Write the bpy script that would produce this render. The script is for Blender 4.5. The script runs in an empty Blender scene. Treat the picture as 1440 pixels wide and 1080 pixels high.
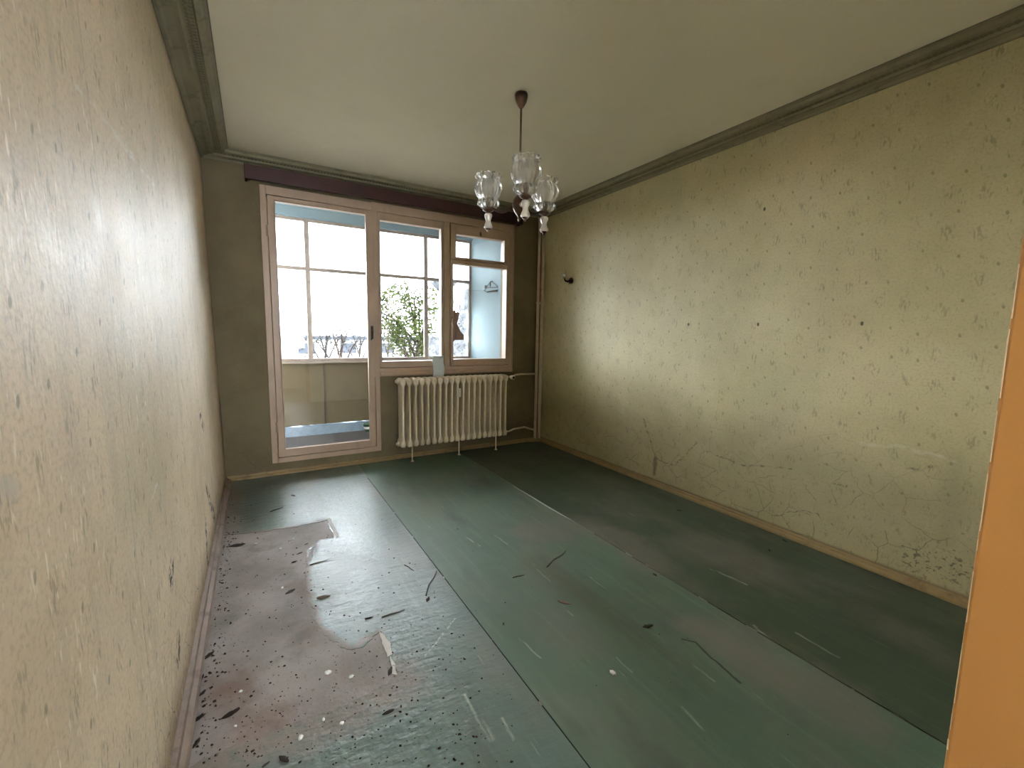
import bpy, bmesh, math, random
from mathutils import Vector, Matrix, noise

random.seed(7)
SC = bpy.context.scene
COL = SC.collection

# ------------------------------------------------------------------ camera
FPX = 607.63
CAM = Vector((0.24427, -4.16998, 1.25158))
RGT = Vector((0.86011, -0.50984, 0.01653))
DWN = Vector((-0.04501, -0.10814, -0.99312))
FWD = Vector((0.50812, 0.85345, -0.11596))
cd = bpy.data.cameras.new('camera')
cam = bpy.data.objects.new('camera', cd)
COL.objects.link(cam)
cd.sensor_fit = 'HORIZONTAL'
cd.sensor_width = 36.0
cd.lens = FPX / 1440 * 36
cd.clip_start = 0.02
cd.clip_end = 500
cam.matrix_world = Matrix((
    (RGT.x, -DWN.x, -FWD.x, CAM.x),
    (RGT.y, -DWN.y, -FWD.y, CAM.y),
    (RGT.z, -DWN.z, -FWD.z, CAM.z),
    (0, 0, 0, 1)))
SC.camera = cam

# ------------------------------------------------------------------ sky and exposure
wd = bpy.data.worlds.new('overcast_sky')
SC.world = wd
wd.use_nodes = True
_bg = wd.node_tree.nodes['Background']
_bg.inputs['Color'].default_value = (0.86, 0.93, 1.0, 1)
_bg.inputs['Strength'].default_value = 1.0
SC.view_settings.view_transform = 'Standard'
SC.view_settings.look = 'None'
SC.view_settings.gamma = 1.0
SC.view_settings.use_curve_mapping = False
SC.view_settings.exposure = 4.9

# ------------------------------------------------------------------ room measures
W, H = 3.10, 2.60          # width, height
YF = -4.04                 # room face of the wall with the doorway the camera stands in
LX0, LX1 = -0.012, -0.05   # the left wall leans out a little: x at floor, x at ceiling
BY = 1.10                  # inner face of the balcony parapet
BZ = 0.07                  # balcony floor


def px(u, v, axis, val):
    d = RGT * ((u - 720) / FPX) + DWN * ((v - 540) / FPX) + FWD
    return CAM + d * ((val - CAM[axis]) / d[axis])


def fl(u, v, z=0.0):
    p = px(u, v, 2, z)
    return (p.x, p.y)


# ------------------------------------------------------------------ mesh helpers
class MB:
    def __init__(s):
        s.v, s.f, s.sm = [], [], []

    def add(s, vs, fs, smooth=False):
        o = len(s.v)
        s.v += [tuple(a) for a in vs]
        s.f += [tuple(i + o for i in f) for f in fs]
        s.sm += [smooth] * len(fs)
        return s

    def box(s, x0, x1, y0, y1, z0, z1):
        return s.add([(x0, y0, z0), (x1, y0, z0), (x1, y1, z0), (x0, y1, z0),
                      (x0, y0, z1), (x1, y0, z1), (x1, y1, z1), (x0, y1, z1)],
                     [(0, 3, 2, 1), (4, 5, 6, 7), (0, 1, 5, 4), (1, 2, 6, 5), (2, 3, 7, 6), (3, 0, 4, 7)])

    def frame(s, x0, x1, z0, z1, w, y0, y1, wb=None, wt=None):
        wb = w if wb is None else wb
        wt = w if wt is None else wt
        s.box(x0, x0 + w, y0, y1, z0, z1)
        s.box(x1 - w, x1, y0, y1, z0, z1)
        s.box(x0 + w, x1 - w, y0, y1, z0, z0 + wb)
        return s.box(x0 + w, x1 - w, y0, y1, z1 - wt, z1)

    def tube(s, pts, r, n=10, closed_ends=True):
        pts = [Vector(p) for p in pts]
        rs = r if isinstance(r, (list, tuple)) else [r] * len(pts)
        vs, fs = [], []
        t0 = (pts[1] - pts[0]).normalized()
        a = t0.orthogonal().normalized()
        for i, p in enumerate(pts):
            if i == 0:
                t = t0
            elif i == len(pts) - 1:
                t = (pts[i] - pts[i - 1]).normalized()
            else:
                t = ((pts[i + 1] - pts[i]).normalized() + (pts[i] - pts[i - 1]).normalized()).normalized()
            a = (a - t * a.dot(t)).normalized()
            b = t.cross(a)
            for k in range(n):
                an = 2 * math.pi * k / n
                vs.append(p + (a * math.cos(an) + b * math.sin(an)) * rs[i])
        for i in range(len(pts) - 1):
            for k in range(n):
                k2 = (k + 1) % n
                fs.append((i * n + k, i * n + k2, (i + 1) * n + k2, (i + 1) * n + k))
        s.add(vs, fs, True)
        if closed_ends:
            m = len(pts) - 1
            s.add([vs[k] for k in range(n)], [tuple(reversed(range(n)))])
            s.add([vs[m * n + k] for k in range(n)], [tuple(range(n))])
        return s

    def lathe(s, prof, c=(0, 0, 0), n=24, rib=None, axis='z'):
        vs, fs = [], []
        for j, (r, z) in enumerate(prof):
            for k in range(n):
                an = 2 * math.pi * k / n
                rr = r * (1 + (rib(an, j) if rib else 0))
                if axis == 'z':
                    vs.append((c[0] + rr * math.cos(an), c[1] + rr * math.sin(an), c[2] + z))
                elif axis == 'y':
                    vs.append((c[0] + rr * math.cos(an), c[1] + z, c[2] - rr * math.sin(an)))
                else:
                    vs.append((c[0] + z, c[1] + rr * math.cos(an), c[2] + rr * math.sin(an)))
        for j in range(len(prof) - 1):
            for k in range(n):
                k2 = (k + 1) % n
                fs.append((j * n + k, j * n + k2, (j + 1) * n + k2, (j + 1) * n + k))
        return s.add(vs, fs, True)

    def prism(s, pts, z0, z1):
        n = len(pts)
        vs = [(x, y, z0) for x, y in pts] + [(x, y, z1) for x, y in pts]
        fs = [tuple(reversed(range(n))), tuple(range(n, 2 * n))]
        fs += [(i, (i + 1) % n, n + (i + 1) % n, n + i) for i in range(n)]
        return s.add(vs, fs)

    def prism_y(s, pts, y0, y1):
        n = len(pts)
        vs = [(x, y0, z) for x, z in pts] + [(x, y1, z) for x, z in pts]
        fs = [tuple(range(n)), tuple(reversed(range(n, 2 * n)))]
        fs += [((i + 1) % n, i, n + i, n + (i + 1) % n) for i in range(n)]
        return s.add(vs, fs)

    def mesh(s, name):
        m = bpy.data.meshes.new(name)
        m.from_pydata(s.v, [], s.f)
        m.polygons.foreach_set('use_smooth', s.sm)
        bm = bmesh.new()
        bm.from_mesh(m)
        bmesh.ops.recalc_face_normals(bm, faces=bm.faces)
        bm.to_mesh(m)
        bm.free()
        m.update()
        return m

    def build(s, name, mat, parent=None, loc=None, bevel=0):
        return link(name, s.mesh(name), mat, parent, loc, bevel)


def link(name, mesh, mat, parent=None, loc=None, bevel=0):
    o = bpy.data.objects.new(name, mesh)
    COL.objects.link(o)
    if mat and not mesh.materials:
        mesh.materials.append(mat)
    if parent:
        o.parent = parent
    if loc:
        o.location = loc
    if bevel:
        b = o.modifiers.new('bevel', 'BEVEL')
        b.width = bevel
        b.segments = 2
        b.limit_method = 'ANGLE'
    return o


def empty(name, loc=(0, 0, 0)):
    o = bpy.data.objects.new(name, None)
    COL.objects.link(o)
    o.location = loc
    o.empty_display_size = 0.05
    return o


def tag(o, label=None, cat=None, group=None, kind=None):
    if label:
        o['label'] = label
    if cat:
        o['category'] = cat
    if group:
        o['group'] = group
    if kind:
        o['kind'] = kind
    return o


def structure(o, label=None, cat=None):
    return tag(o, label, cat, None, 'structure')


# ------------------------------------------------------------------ material helpers
class NT:
    def __init__(s, name):
        s.mat = bpy.data.materials.new(name)
        s.mat.use_nodes = True
        s.t = s.mat.node_tree
        s.t.nodes.clear()
        s.out = s.t.nodes.new('ShaderNodeOutputMaterial')

    def lk(s, a, b):
        s.t.links.new(a, b)

    def put(s, sock, val):
        if isinstance(val, bpy.types.NodeSocket):
            s.lk(val, sock)
        elif val is not None:
            if isinstance(val, (tuple, list)) and sock.type == 'RGBA' and len(val) == 3:
                val = (*val, 1)
            sock.default_value = val

    def node(s, typ, props=None, **ins):
        n = s.t.nodes.new(typ)
        for k, v in (props or {}).items():
            setattr(n, k, v)
        for k, v in ins.items():
            s.put(n.inputs[k.replace('_', ' ')] if k.replace('_', ' ') in n.inputs else n.inputs[k], v)
        return n

    def coord(s):
        return s.node('ShaderNodeTexCoord').outputs['Object']

    def sep(s, v):
        n = s.node('ShaderNodeSeparateXYZ', None, Vector=v)
        return n.outputs[0], n.outputs[1], n.outputs[2]

    def comb(s, x=0.0, y=0.0, z=0.0):
        return s.node('ShaderNodeCombineXYZ', None, X=x, Y=y, Z=z).outputs[0]

    def m(s, op, a, b=None, c=None, clamp=False):
        n = s.node('ShaderNodeMath', {'operation': op, 'use_clamp': clamp})
        s.put(n.inputs[0], a)
        if b is not None:
            s.put(n.inputs[1], b)
        if c is not None:
            s.put(n.inputs[2], c)
        return n.outputs[0]

    def vm(s, op, a, b=None):
        n = s.node('ShaderNodeVectorMath', {'operation': op})
        s.put(n.inputs[0], a)
        if b is not None:
            s.put(n.inputs[1], b)
        return n.outputs['Value'] if op in ('LENGTH', 'DOT_PRODUCT', 'DISTANCE') else n.outputs['Vector']

    def map(s, v, scale=(1, 1, 1), rot=(0, 0, 0), loc=(0, 0, 0)):
        return s.node('ShaderNodeMapping', None, Vector=v, Scale=scale, Rotation=rot, Location=loc).outputs[0]

    def noise(s, v, scale=5, detail=3, rough=0.55, dist=0.0):
        return s.node('ShaderNodeTexNoise', None, Vector=v, Scale=scale, Detail=detail, Roughness=rough,
                      Distortion=dist).outputs[0]

    def vor(s, v, scale=5, rnd=1.0, feature='F1'):
        n = s.node('ShaderNodeTexVoronoi', {'feature': feature, 'voronoi_dimensions': '2D'}, Vector=v, Scale=scale, Randomness=rnd)
        return n.outputs['Distance']

    def ramp(s, f, a, b):
        """smooth 0..1 as f goes a..b (also when a > b)"""
        n = s.node('ShaderNodeMapRange', {'interpolation_type': 'SMOOTHSTEP'})
        s.put(n.inputs['Value'], f)
        n.inputs['From Min'].default_value = a
        n.inputs['From Max'].default_value = b
        return n.outputs[0]

    def mix(s, f, a, b):
        n = s.node('ShaderNodeMix', {'data_type': 'RGBA'})
        s.put(n.inputs[0], f)
        s.put(n.inputs[6], a)
        s.put(n.inputs[7], b)
        return n.outputs[2]

    def seg(s, p, a, b, w0, w1):
        """mask of a line from a to b on the plane coordinate p (x, y): 1 within w0, 0 beyond w1"""
        d = (b[0] - a[0], b[1] - a[1], 0)
        l2 = d[0] ** 2 + d[1] ** 2
        pa = s.vm('SUBTRACT', p, (a[0], a[1], 0))
        h = s.m('MULTIPLY', s.vm('DOT_PRODUCT', pa, (d[0] / l2, d[1] / l2, 0)), 1.0, clamp=True)
        sc = s.node('ShaderNodeVectorMath', {'operation': 'SCALE'})
        sc.inputs[0].default_value = d
        s.lk(h, sc.inputs['Scale'])
        return s.ramp(s.vm('DISTANCE', pa, sc.outputs[0]), w1, w0)

    def poly(s, p, pts, w0, w1):
        r = None
        for a, b in zip(pts[:-1], pts[1:]):
            k = s.seg(p, a, b, w0, w1)
            r = k if r is None else s.m('MAXIMUM', r, k)
        return r

    def bsdf(s, col, rough=0.6, spec=0.5, bump=None, bstr=0.3, bdist=0.01, **kw):
        n = s.node('ShaderNodeBsdfPrincipled')
        s.put(n.inputs['Base Color'], col)
        s.put(n.inputs['Roughness'], rough)
        s.put(n.inputs['Specular IOR Level'], spec)
        for k, v in kw.items():
            s.put(n.inputs[k.replace('_', ' ')], v)
        if bump is not None:
            b = s.node('ShaderNodeBump', None, Strength=bstr, Distance=bdist, Height=bump)
            s.lk(b.outputs[0], n.inputs['Normal'])
        s.lk(n.outputs[0], s.out.inputs[0])
        return n


def simple(name, col, rough=0.5, var=0.12, scale=6, dirt=None, dirt_amt=0.4, spec=0.5, bump=0.0, metal=0.0, stretch=(1, 1, 1)):
    t = NT(name)
    c = t.map(t.coord(), stretch)
    n1 = t.noise(c, scale, 4)
    lo = tuple(x * (1 - var) for x in col)
    hi = tuple(min(1, x * (1 + var)) for x in col)
    k = t.mix(n1, lo, hi)
    if dirt:
        d = t.ramp(t.noise(c, scale * 2.7, 6, 0.65), 0.5, 0.75)
        k = t.mix(t.m('MULTIPLY', d, dirt_amt), k, dirt)
    t.bsdf(k, rough, spec, t.noise(c, scale * 8, 3) if bump else None, bump, 0.004, Metallic=metal)
    return t.mat


# plane coordinates of pixels on the walls (used for the cracks and stains that have a place)
def rw(u, v):
    p = px(u, v, 0, W)
    return (p.y, p.z)


def lw(u, v):
    p = px(u, v, 0, -0.03)
    return (p.y, p.z)


def wallpaper(name, plane, side):
    t = NT(name)
    x, y, z = t.sep(t.coord())
    uu = x if plane == 'x' else y
    p = t.comb(uu, z, 0.0)
    if side == 'left':
        c1, c2 = (0.64, 0.51, 0.345), (0.78, 0.63, 0.45)
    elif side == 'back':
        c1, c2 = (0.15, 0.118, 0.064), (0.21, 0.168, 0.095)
    else:
        c1, c2 = (0.52, 0.455, 0.235), (0.66, 0.575, 0.325)
    col = t.mix(t.ramp(t.noise(p, 1.6, 5, 0.6), 0.3, 0.7), c1, c2)
    # greenish and pinkish ageing of the paper
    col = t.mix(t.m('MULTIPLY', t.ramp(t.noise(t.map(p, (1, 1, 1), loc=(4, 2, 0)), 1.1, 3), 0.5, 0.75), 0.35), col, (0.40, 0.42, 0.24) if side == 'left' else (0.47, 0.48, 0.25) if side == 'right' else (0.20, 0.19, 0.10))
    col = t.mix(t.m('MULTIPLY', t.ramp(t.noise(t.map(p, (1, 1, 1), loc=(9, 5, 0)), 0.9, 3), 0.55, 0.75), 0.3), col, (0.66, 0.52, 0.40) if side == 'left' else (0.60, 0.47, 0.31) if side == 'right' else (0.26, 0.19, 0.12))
    # printed motif: slanting lattice of dots with a hatch beside each
    q = t.comb(t.m('MULTIPLY', t.m('ADD', uu, t.m('MULTIPLY', z, -0.05)), 1 / 0.127),
               t.m('MULTIPLY', t.m('ADD', z, t.m('MULTIPLY', uu, -0.36)), 1 / 0.19), 0.0)
    fade = t.ramp(t.noise(p, 2.3, 4), 0.30, 0.50)
    dot = t.ramp(t.vor(t.map(q, (1, 1, 1)), 1.0, 0.42), 0.06, 0.03)
    q2 = t.map(q, (1, 1, 1), loc=(0.47, 0.38, 0))
    lat = t.ramp(t.vor(q2, 1.0, 0.3), 0.26, 0.12)
    hatch = t.noise(t.map(p, (95, 26, 1), (0, 0, math.radians(-28 if side != 'left' else 28))), 1.0, 2)
    hat = t.m('MULTIPLY', lat, t.ramp(hatch, 0.48, 0.62))
    q3 = t.map(q, (1.9, 1.7, 1), loc=(0.2, 0.7, 0))
    dash = t.m('MULTIPLY', t.ramp(t.vor(q3, 1.0, 0.9), 0.3, 0.1), t.ramp(t.noise(t.map(p, (120, 30, 1), (0, 0, math.radians(20))), 1.0, 2), 0.53 if side == 'left' else 0.56, 0.66))
    pat = t.m('MULTIPLY', t.m('MAXIMUM', t.m('MAXIMUM', t.m('MULTIPLY', dot, 0.62), t.m('MULTIPLY', hat, 0.48)), t.m('MULTIPLY', dash, 0.48 if side == 'left' else 0.45)), fade)
    col = t.mix(pat, col, (0.20, 0.17, 0.085))
    # fine grain
    col = t.mix(t.m('MULTIPLY', t.ramp(t.noise(p, 90, 3), 0.45, 0.7), 0.22), col, (0.2, 0.18, 0.1))
    bump = t.m('ADD', t.m('MULTIPLY', t.noise(p, 60, 3), 0.35), t.m('MULTIPLY', t.noise(p, 9, 4), 0.9))
    wob = t.vm('SUBTRACT', t.node('ShaderNodeTexNoise', None, Vector=p, Scale=14.0, Detail=4.0).outputs['Color'], (0.5, 0.5, 0.5))
    pwob = t.vm('ADD', p, t.vm('MULTIPLY', wob, (0.045, 0.045, 0)))
    # mould specks and hairline cracks towards the skirting: damp that rises from the floor
    damp_h = 0.75 if side == 'right' else 0.35
    damp = t.ramp(t.m('ADD', z, t.m('MULTIPLY', t.noise(p, 2.4, 3), -0.5)), damp_h - 0.05, -0.2)
    if side == 'right':   # damp towards the floor, with some light falloff painted in
        damp_falloff = t.ramp(t.m('ADD', z, t.m('MULTIPLY', t.noise(p, 1.7, 4), -0.55)), 0.62, 0.15)
        col = t.mix(t.m('MULTIPLY', damp_falloff, 0.5), col, (0.19, 0.16, 0.07))
    specks = t.m('MULTIPLY', t.ramp(t.noise(p, 42, 4, 0.7), 0.60, 0.70), damp)
    col = t.mix(t.m('MULTIPLY', specks, 0.8), col, (0.09, 0.08, 0.05))
    crk = t.ramp(t.vor(pwob, 7.0, 1.0, 'DISTANCE_TO_EDGE'), 0.016, 0.004)
    crm = t.m('MULTIPLY', t.m('MULTIPLY', crk, damp), t.ramp(t.noise(p, 5.5, 3), 0.42, 0.54))
    col = t.mix(t.m('MULTIPLY', crm, 0.85), col, (0.10, 0.085, 0.05))
    if side == 'right':
        # patched plaster with a pale ridge, its side, and cracks below
        ridge_n = t.ramp(t.noise(p, 30, 4, 0.7), 0.35, 0.62)
        ridge = t.poly(pwob, [rw(1207, 623), rw(1262, 629), rw(1300, 636), rw(1345, 647)], 0.004, 0.014)
        col = t.mix(t.m('MULTIPLY', t.m('MULTIPLY', ridge, ridge_n), 0.7), col, (0.62, 0.56, 0.40))
        side_l = t.poly(p, [rw(1345, 648), rw(1338, 700), rw(1330, 760)], 0.0, 0.07)
        col = t.mix(t.m('MULTIPLY', side_l, 0.22), col, (0.18, 0.16, 0.08))
        sh = t.poly(pwob, [rw(1275, 658), rw(1287, 661), rw(1310, 657)], 0.001, 0.010)
        cr1 = t.poly(pwob, [rw(1090, 727), rw(1123, 717), rw(1152, 723), rw(1160, 737)], 0.0008, 0.0045)
        cr2 = t.poly(pwob, [rw(1010, 640), rw(1045, 655), rw(1080, 655), rw(1113, 660)], 0.001, 0.008)
        cr3 = t.poly(pwob, [rw(905, 590), rw(913, 615), rw(921, 640), rw(920, 660)], 0.001, 0.014)
        cr4 = t.poly(pwob, [rw(1175, 680), rw(1190, 683)], 0.001, 0.009)
        cr5 = t.poly(pwob, [rw(921, 645), rw(950, 655), rw(980, 622)], 0.001, 0.007)
        dk = None
        for k in (sh, cr1, cr2, cr3, cr4, cr5):
            dk = k if dk is None else t.m('MAXIMUM', dk, k)
        dk = t.m('MULTIPLY', dk, t.ramp(t.noise(p, 38, 3), 0.38, 0.6))
        col = t.mix(t.m('MULTIPLY', dk, 0.8), col, (0.08, 0.065, 0.035))
        rust = t.poly(pwob, [rw(922, 645), rw(920, 666)], 0.006, 0.03)
        col = t.mix(t.m('MULTIPLY', rust, 0.7), col, (0.12, 0.075, 0.035))
        mould = t.m('MULTIPLY', t.poly(p, [rw(1290, 790), rw(1345, 800)], 0.03, 0.12), t.ramp(t.noise(p, 45, 3), 0.53, 0.62))
        col = t.mix(t.m('MULTIPLY', mould, 0.8), col, (0.08, 0.07, 0.035))
        # brown line over the skirting, old nail holes
        col = t.mix(t.m('MULTIPLY', t.ramp(t.m('ADD', z, t.m('MULTIPLY', t.noise(p, 5, 2), 0.02)), 0.072, 0.05), 0.75), col, (0.12, 0.075, 0.03))
        for (u, v) in ((1212, 456), (968, 457), (1075, 295), (1066, 457)):
            a = rw(u, v)
            k = t.seg(p, a, (a[0], a[1] + 0.008), 0.004, 0.010)
            col = t.mix(k, col, (0.08, 0.06, 0.04))
    if side == 'left':
        scr = None
        for pts in ([lw(105, 112), lw(142, 155), lw(180, 200), lw(222, 262)], [lw(165, 185), lw(214, 252)], [lw(208, 708), lw(218, 680)], [lw(0, 712), lw(24, 698)]):
            k = t.poly(pwob, pts, 0.001, 0.007)
            scr = k if scr is None else t.m('MAXIMUM', scr, k)
        scr = t.m('MULTIPLY', scr, t.ramp(t.noise(p, 12, 2), 0.42, 0.55))
        col = t.mix(t.m('MULTIPLY', scr, 0.7), col, (0.75, 0.70, 0.60))
        spl = t.m('MULTIPLY', t.ramp(t.noise(t.map(p, (30, 9, 1)), 1.0, 3), 0.60, 0.68), t.ramp(t.noise(t.map(p, (1, 1, 1), loc=(3, 1, 0)), 1.7, 2), 0.45, 0.6))
        col = t.mix(t.m('MULTIPLY', spl, 0.35), col, (0.68, 0.63, 0.53))
        glint_streaks = t.m('MULTIPLY', t.ramp(t.noise(t.map(p, (75, 16, 1), (0, 0, 0.25)), 1.0, 2), 0.60, 0.70), t.ramp(t.noise(t.map(p, (1, 1, 1), loc=(7, 4, 0)), 2.6, 3), 0.4, 0.6))  # specular glints painted into the paper as pale streaks
        col = t.mix(t.m('MULTIPLY', glint_streaks, 0.8), col, (0.90, 0.81, 0.66))
        wash = t.noise(t.map(p, (9, 1.2, 1), loc=(1, 6, 0)), 1.0, 4, 0.6)
        col = t.mix(t.m('MULTIPLY', t.ramp(wash, 0.52, 0.7), 0.3), col, (0.42, 0.36, 0.26))
        jy = lw(158, 450)[0]
        joint = t.seg(p, (jy, 0.0), (jy + 0.01, 2.5), 0.001, 0.006)
        col = t.mix(t.m('MULTIPLY', joint, 0.35), col, (0.30, 0.26, 0.19))
        hole = t.seg(pwob, lw(4, 688), lw(16, 690), 0.006, 0.02)
        col = t.mix(t.m('MULTIPLY', hole, 0.7), col, (0.62, 0.55, 0.46))
        mz = None
        for a, b in ((lw(280, 585), lw(284, 600)), (lw(286, 690), lw(297, 730)), (lw(284, 740), lw(286, 790)), (lw(237, 800), lw(235, 815)), (lw(270, 896), lw(272, 905)), (lw(244, 905), lw(243, 925)), (lw(290, 700), lw(296, 720))):
            k = t.seg(pwob, a, b, 0.01, 0.05)
            mz = k if mz is None else t.m('MAXIMUM', mz, k)
        mz = t.m('MULTIPLY', mz, t.ramp(t.noise(p, 30, 4), 0.47, 0.54))
        col = t.mix(mz, col, (0.04, 0.035, 0.03))
        bump = t.m('ADD', bump, t.m('MULTIPLY', t.noise(t.map(p, (60, 18, 1)), 1.0, 3), 1.3))
    rough = t.m('ADD', {'left': 0.42, 'right': 0.46, 'back': 0.6}[side], t.m('MULTIPLY', t.noise(p, 7, 3), 0.2))
    t.bsdf(col, rough, {'left': 0.18, 'right': 0.75, 'back': 0.25}[side], bump, 0.28, 0.006)
    return t.mat


def floor_paint(name, base, dust_amt, rough0, rough1, wave, seed, which='b', spec=0.5):
    """worn green floor paint: streaks along the room, grey dust film, scuffs"""
    t = NT(name)
    c = t.map(t.coord(), (1, 1, 0), loc=(seed, seed * 0.7, 0))
    n = t.noise(c, 2.2, 4)
    col = t.mix(n, tuple(x * 0.75 for x in base), tuple(x * 1.2 for x in base))
    st = t.noise(t.map(c, (26, 1.3, 1), (0, 0, math.radians(6))), 1.0, 4, 0.6)
    col = t.mix(t.m('MULTIPLY', t.ramp(st, 0.5, 0.75), 0.35), col, tuple(x * 1.6 for x in base))
    dust = t.m('MULTIPLY', t.ramp(t.noise(t.map(c, (1.6, 0.9, 1)), 1.5, 5, 0.6), 0.42, 0.68), dust_amt)
    c0 = t.map(t.coord(), (1, 1, 0))
    if which == 'a':   # loose dust spilling from the bare floor over the torn rim
        wob = t.vm('SUBTRACT', t.node('ShaderNodeTexNoise', None, Vector=c0, Scale=16.0, Detail=5.0).outputs['Color'], (0.5, 0.5, 0.5))
        cw = t.vm('ADD', c0, t.vm('MULTIPLY', wob, (0.09, 0.09, 0)))
        e1 = t.poly(cw, [fl(u, v) for u, v in ((446, 760), (431, 792), (433, 840), (450, 884), (490, 913), (530, 890))], 0.008, 0.035)
        e2 = t.poly(cw, [fl(u, v) for u, v in ((552, 960), (495, 986), (430, 1012), (350, 1042), (290, 1068))], 0.03, 0.19)
        e3 = t.poly(cw, [fl(u, v) for u, v in ((318, 751), (380, 746), (458, 731))], 0.004, 0.03)
        e4 = t.poly(cw, [fl(u, v) for u, v in ((322, 690), (318, 740), (300, 830))], 0.03, 0.14)
        edge = t.m('MAXIMUM', t.m('MAXIMUM', e1, e2), t.m('MAXIMUM', e3, e4))
        dust = t.m('MAXIMUM', dust, t.m('MULTIPLY', edge, t.ramp(t.noise(c0, 24, 5, 0.65), 0.2, 0.55)))
    col = t.mix(dust, col, (0.20, 0.165, 0.135))
    dk = t.m('MULTIPLY', t.ramp(t.noise(t.map(c, (3.4, 1.0, 1), (0, 0, 0.2), (5, 3, 0)), 1.0, 4), 0.52, 0.72), 0.5)
    col = t.mix(dk, col, (0.05, 0.055, 0.04))
    # pale scuffs: short strokes in the walking direction
    sc = t.m('MULTIPLY', t.ramp(t.noise(t.map(c, (70, 5, 1), (0, 0, math.radians(10))), 1.0, 2), 0.68, 0.76), t.ramp(t.noise(c, 3.3, 3), 0.45, 0.6))
    col = t.mix(t.m('MULTIPLY', sc, 0.4), col, (0.30, 0.31, 0.25))
    cj = t.vm('ADD', c0, t.vm('MULTIPLY', t.vm('SUBTRACT', t.node('ShaderNodeTexNoise', None, Vector=c0, Scale=20.0, Detail=3.0).outputs['Color'], (0.5, 0.5, 0.5)), (0.014, 0.014, 0)))
    marks = {'a': [((654, 977), (672, 1008), 0.01), ((672, 1008), (692, 1040), 0.016), ((706, 1010), (722, 1040), 0.008), ((596, 925), (640, 870), 0.006)],
             'b': [((789, 850), (806, 866), 0.007), ((868, 925), (888, 945), 0.007), ((960, 995), (1000, 1040), 0.009), ((695, 752), (714, 766), 0.006), ((830, 812), (852, 828), 0.006), ((742, 790), (775, 818), 0.005), ((730, 898), (760, 925), 0.006), ((975, 935), (1005, 958), 0.006), ((655, 755), (675, 768), 0.008)],
             'c': [((1060, 880), (1100, 915), 0.012), ((1000, 800), (1050, 822), 0.012), ((1120, 890), (1180, 925), 0.008)]}[which]
    mk = None
    for a_, b_, w_ in marks:
        k_ = t.seg(cj, fl(*a_), fl(*b_), 0.0, w_)
        mk = k_ if mk is None else t.m('MAXIMUM', mk, k_)
    col = t.mix(t.m('MULTIPLY', t.m('MULTIPLY', mk, t.ramp(t.noise(t.map(c0, (60, 8, 1)), 1.0, 3), 0.35, 0.6)), 0.6), col, (0.36, 0.36, 0.28))
    if which != 'a':
        cw_ = t.vm('ADD', c0, t.vm('MULTIPLY', t.vm('SUBTRACT', t.node('ShaderNodeTexNoise', None, Vector=c0, Scale=3.0, Detail=5.0).outputs['Color'], (0.5, 0.5, 0.5)), (0.5, 0.5, 0)))
        sm1 = t.poly(cw_, [fl(745, 752), fl(800, 735), fl(860, 748), fl(910, 790)], 0.03, 0.2)
        sm2 = t.m('MULTIPLY', t.poly(cw_, [fl(975, 775), fl(1015, 768), fl(1060, 800)], 0.05, 0.25), 0.7)
        sm3 = t.poly(cw_, [fl(1000, 890), fl(1080, 930), fl(1200, 1000)], 0.02, 0.16)
        sm = t.m('MULTIPLY', t.m('MAXIMUM', t.m('MAXIMUM', sm1, sm2), sm3), 0.45)
        col = t.mix(sm, col, (0.19, 0.16, 0.13))
        dust = t.m('MAXIMUM', dust, sm)
        brn = t.m('MULTIPLY', t.poly(c0, [fl(760, 790), fl(840, 850), fl(960, 950)], 0.0, 0.16), t.ramp(t.noise(t.map(c0, (14, 1.2, 1), (0, 0, 0.12)), 1.0, 4), 0.3, 0.65))
        col = t.mix(t.m('MULTIPLY', brn, 0.5), col, (0.07, 0.065, 0.035))
    if which == 'b':
        ck = t.poly(cj, [fl(960, 899), fl(978, 903), fl(1000, 925), fl(1018, 940), fl(1040, 960)], 0.0015, 0.007)
        col = t.mix(t.m('MULTIPLY', ck, 0.85), col, (0.02, 0.02, 0.015))
    rough = t.m('ADD', rough0, t.m('MULTIPLY', t.m('ADD', t.m('MULTIPLY', t.noise(c, 5, 4), 0.5), dust), rough1))
    bump = t.m('ADD', t.noise(t.map(c, (9, 26, 1), (0, 0, 0.25)), 1.0, 4, 0.6), t.m('MULTIPLY', t.noise(c, 55, 3), 0.35))
    t.bsdf(col, rough, spec, bump, wave, 0.006)
    return t.mat


def underfloor(name):
    t = NT(name)
    c = t.map(t.coord(), (1, 1, 0))
    col = t.mix(t.ramp(t.noise(c, 3.0, 5, 0.6), 0.3, 0.7), (0.20, 0.17, 0.15), (0.31, 0.27, 0.25))
    col = t.mix(t.m('MULTIPLY', t.ramp(t.noise(t.map(c, (1, 1, 1), loc=(2, 8, 0)), 2.6, 5), 0.53, 0.7), 0.7), col, (0.15, 0.085, 0.055))
    col = t.mix(t.m('MULTIPLY', t.ramp(t.noise(t.map(c, (1, 1, 1), loc=(7, 1, 0)), 4.0, 4), 0.58, 0.7), 0.5), col, (0.13, 0.125, 0.11))
    col = t.mix(t.m('MULTIPLY', t.ramp(t.noise(c, 70, 3), 0.6, 0.72), 0.5), col, (0.07, 0.055, 0.04))
    t.bsdf(col, 0.75, 0.3, t.noise(c, 60, 4), 0.35, 0.004)
    return t.mat


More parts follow.
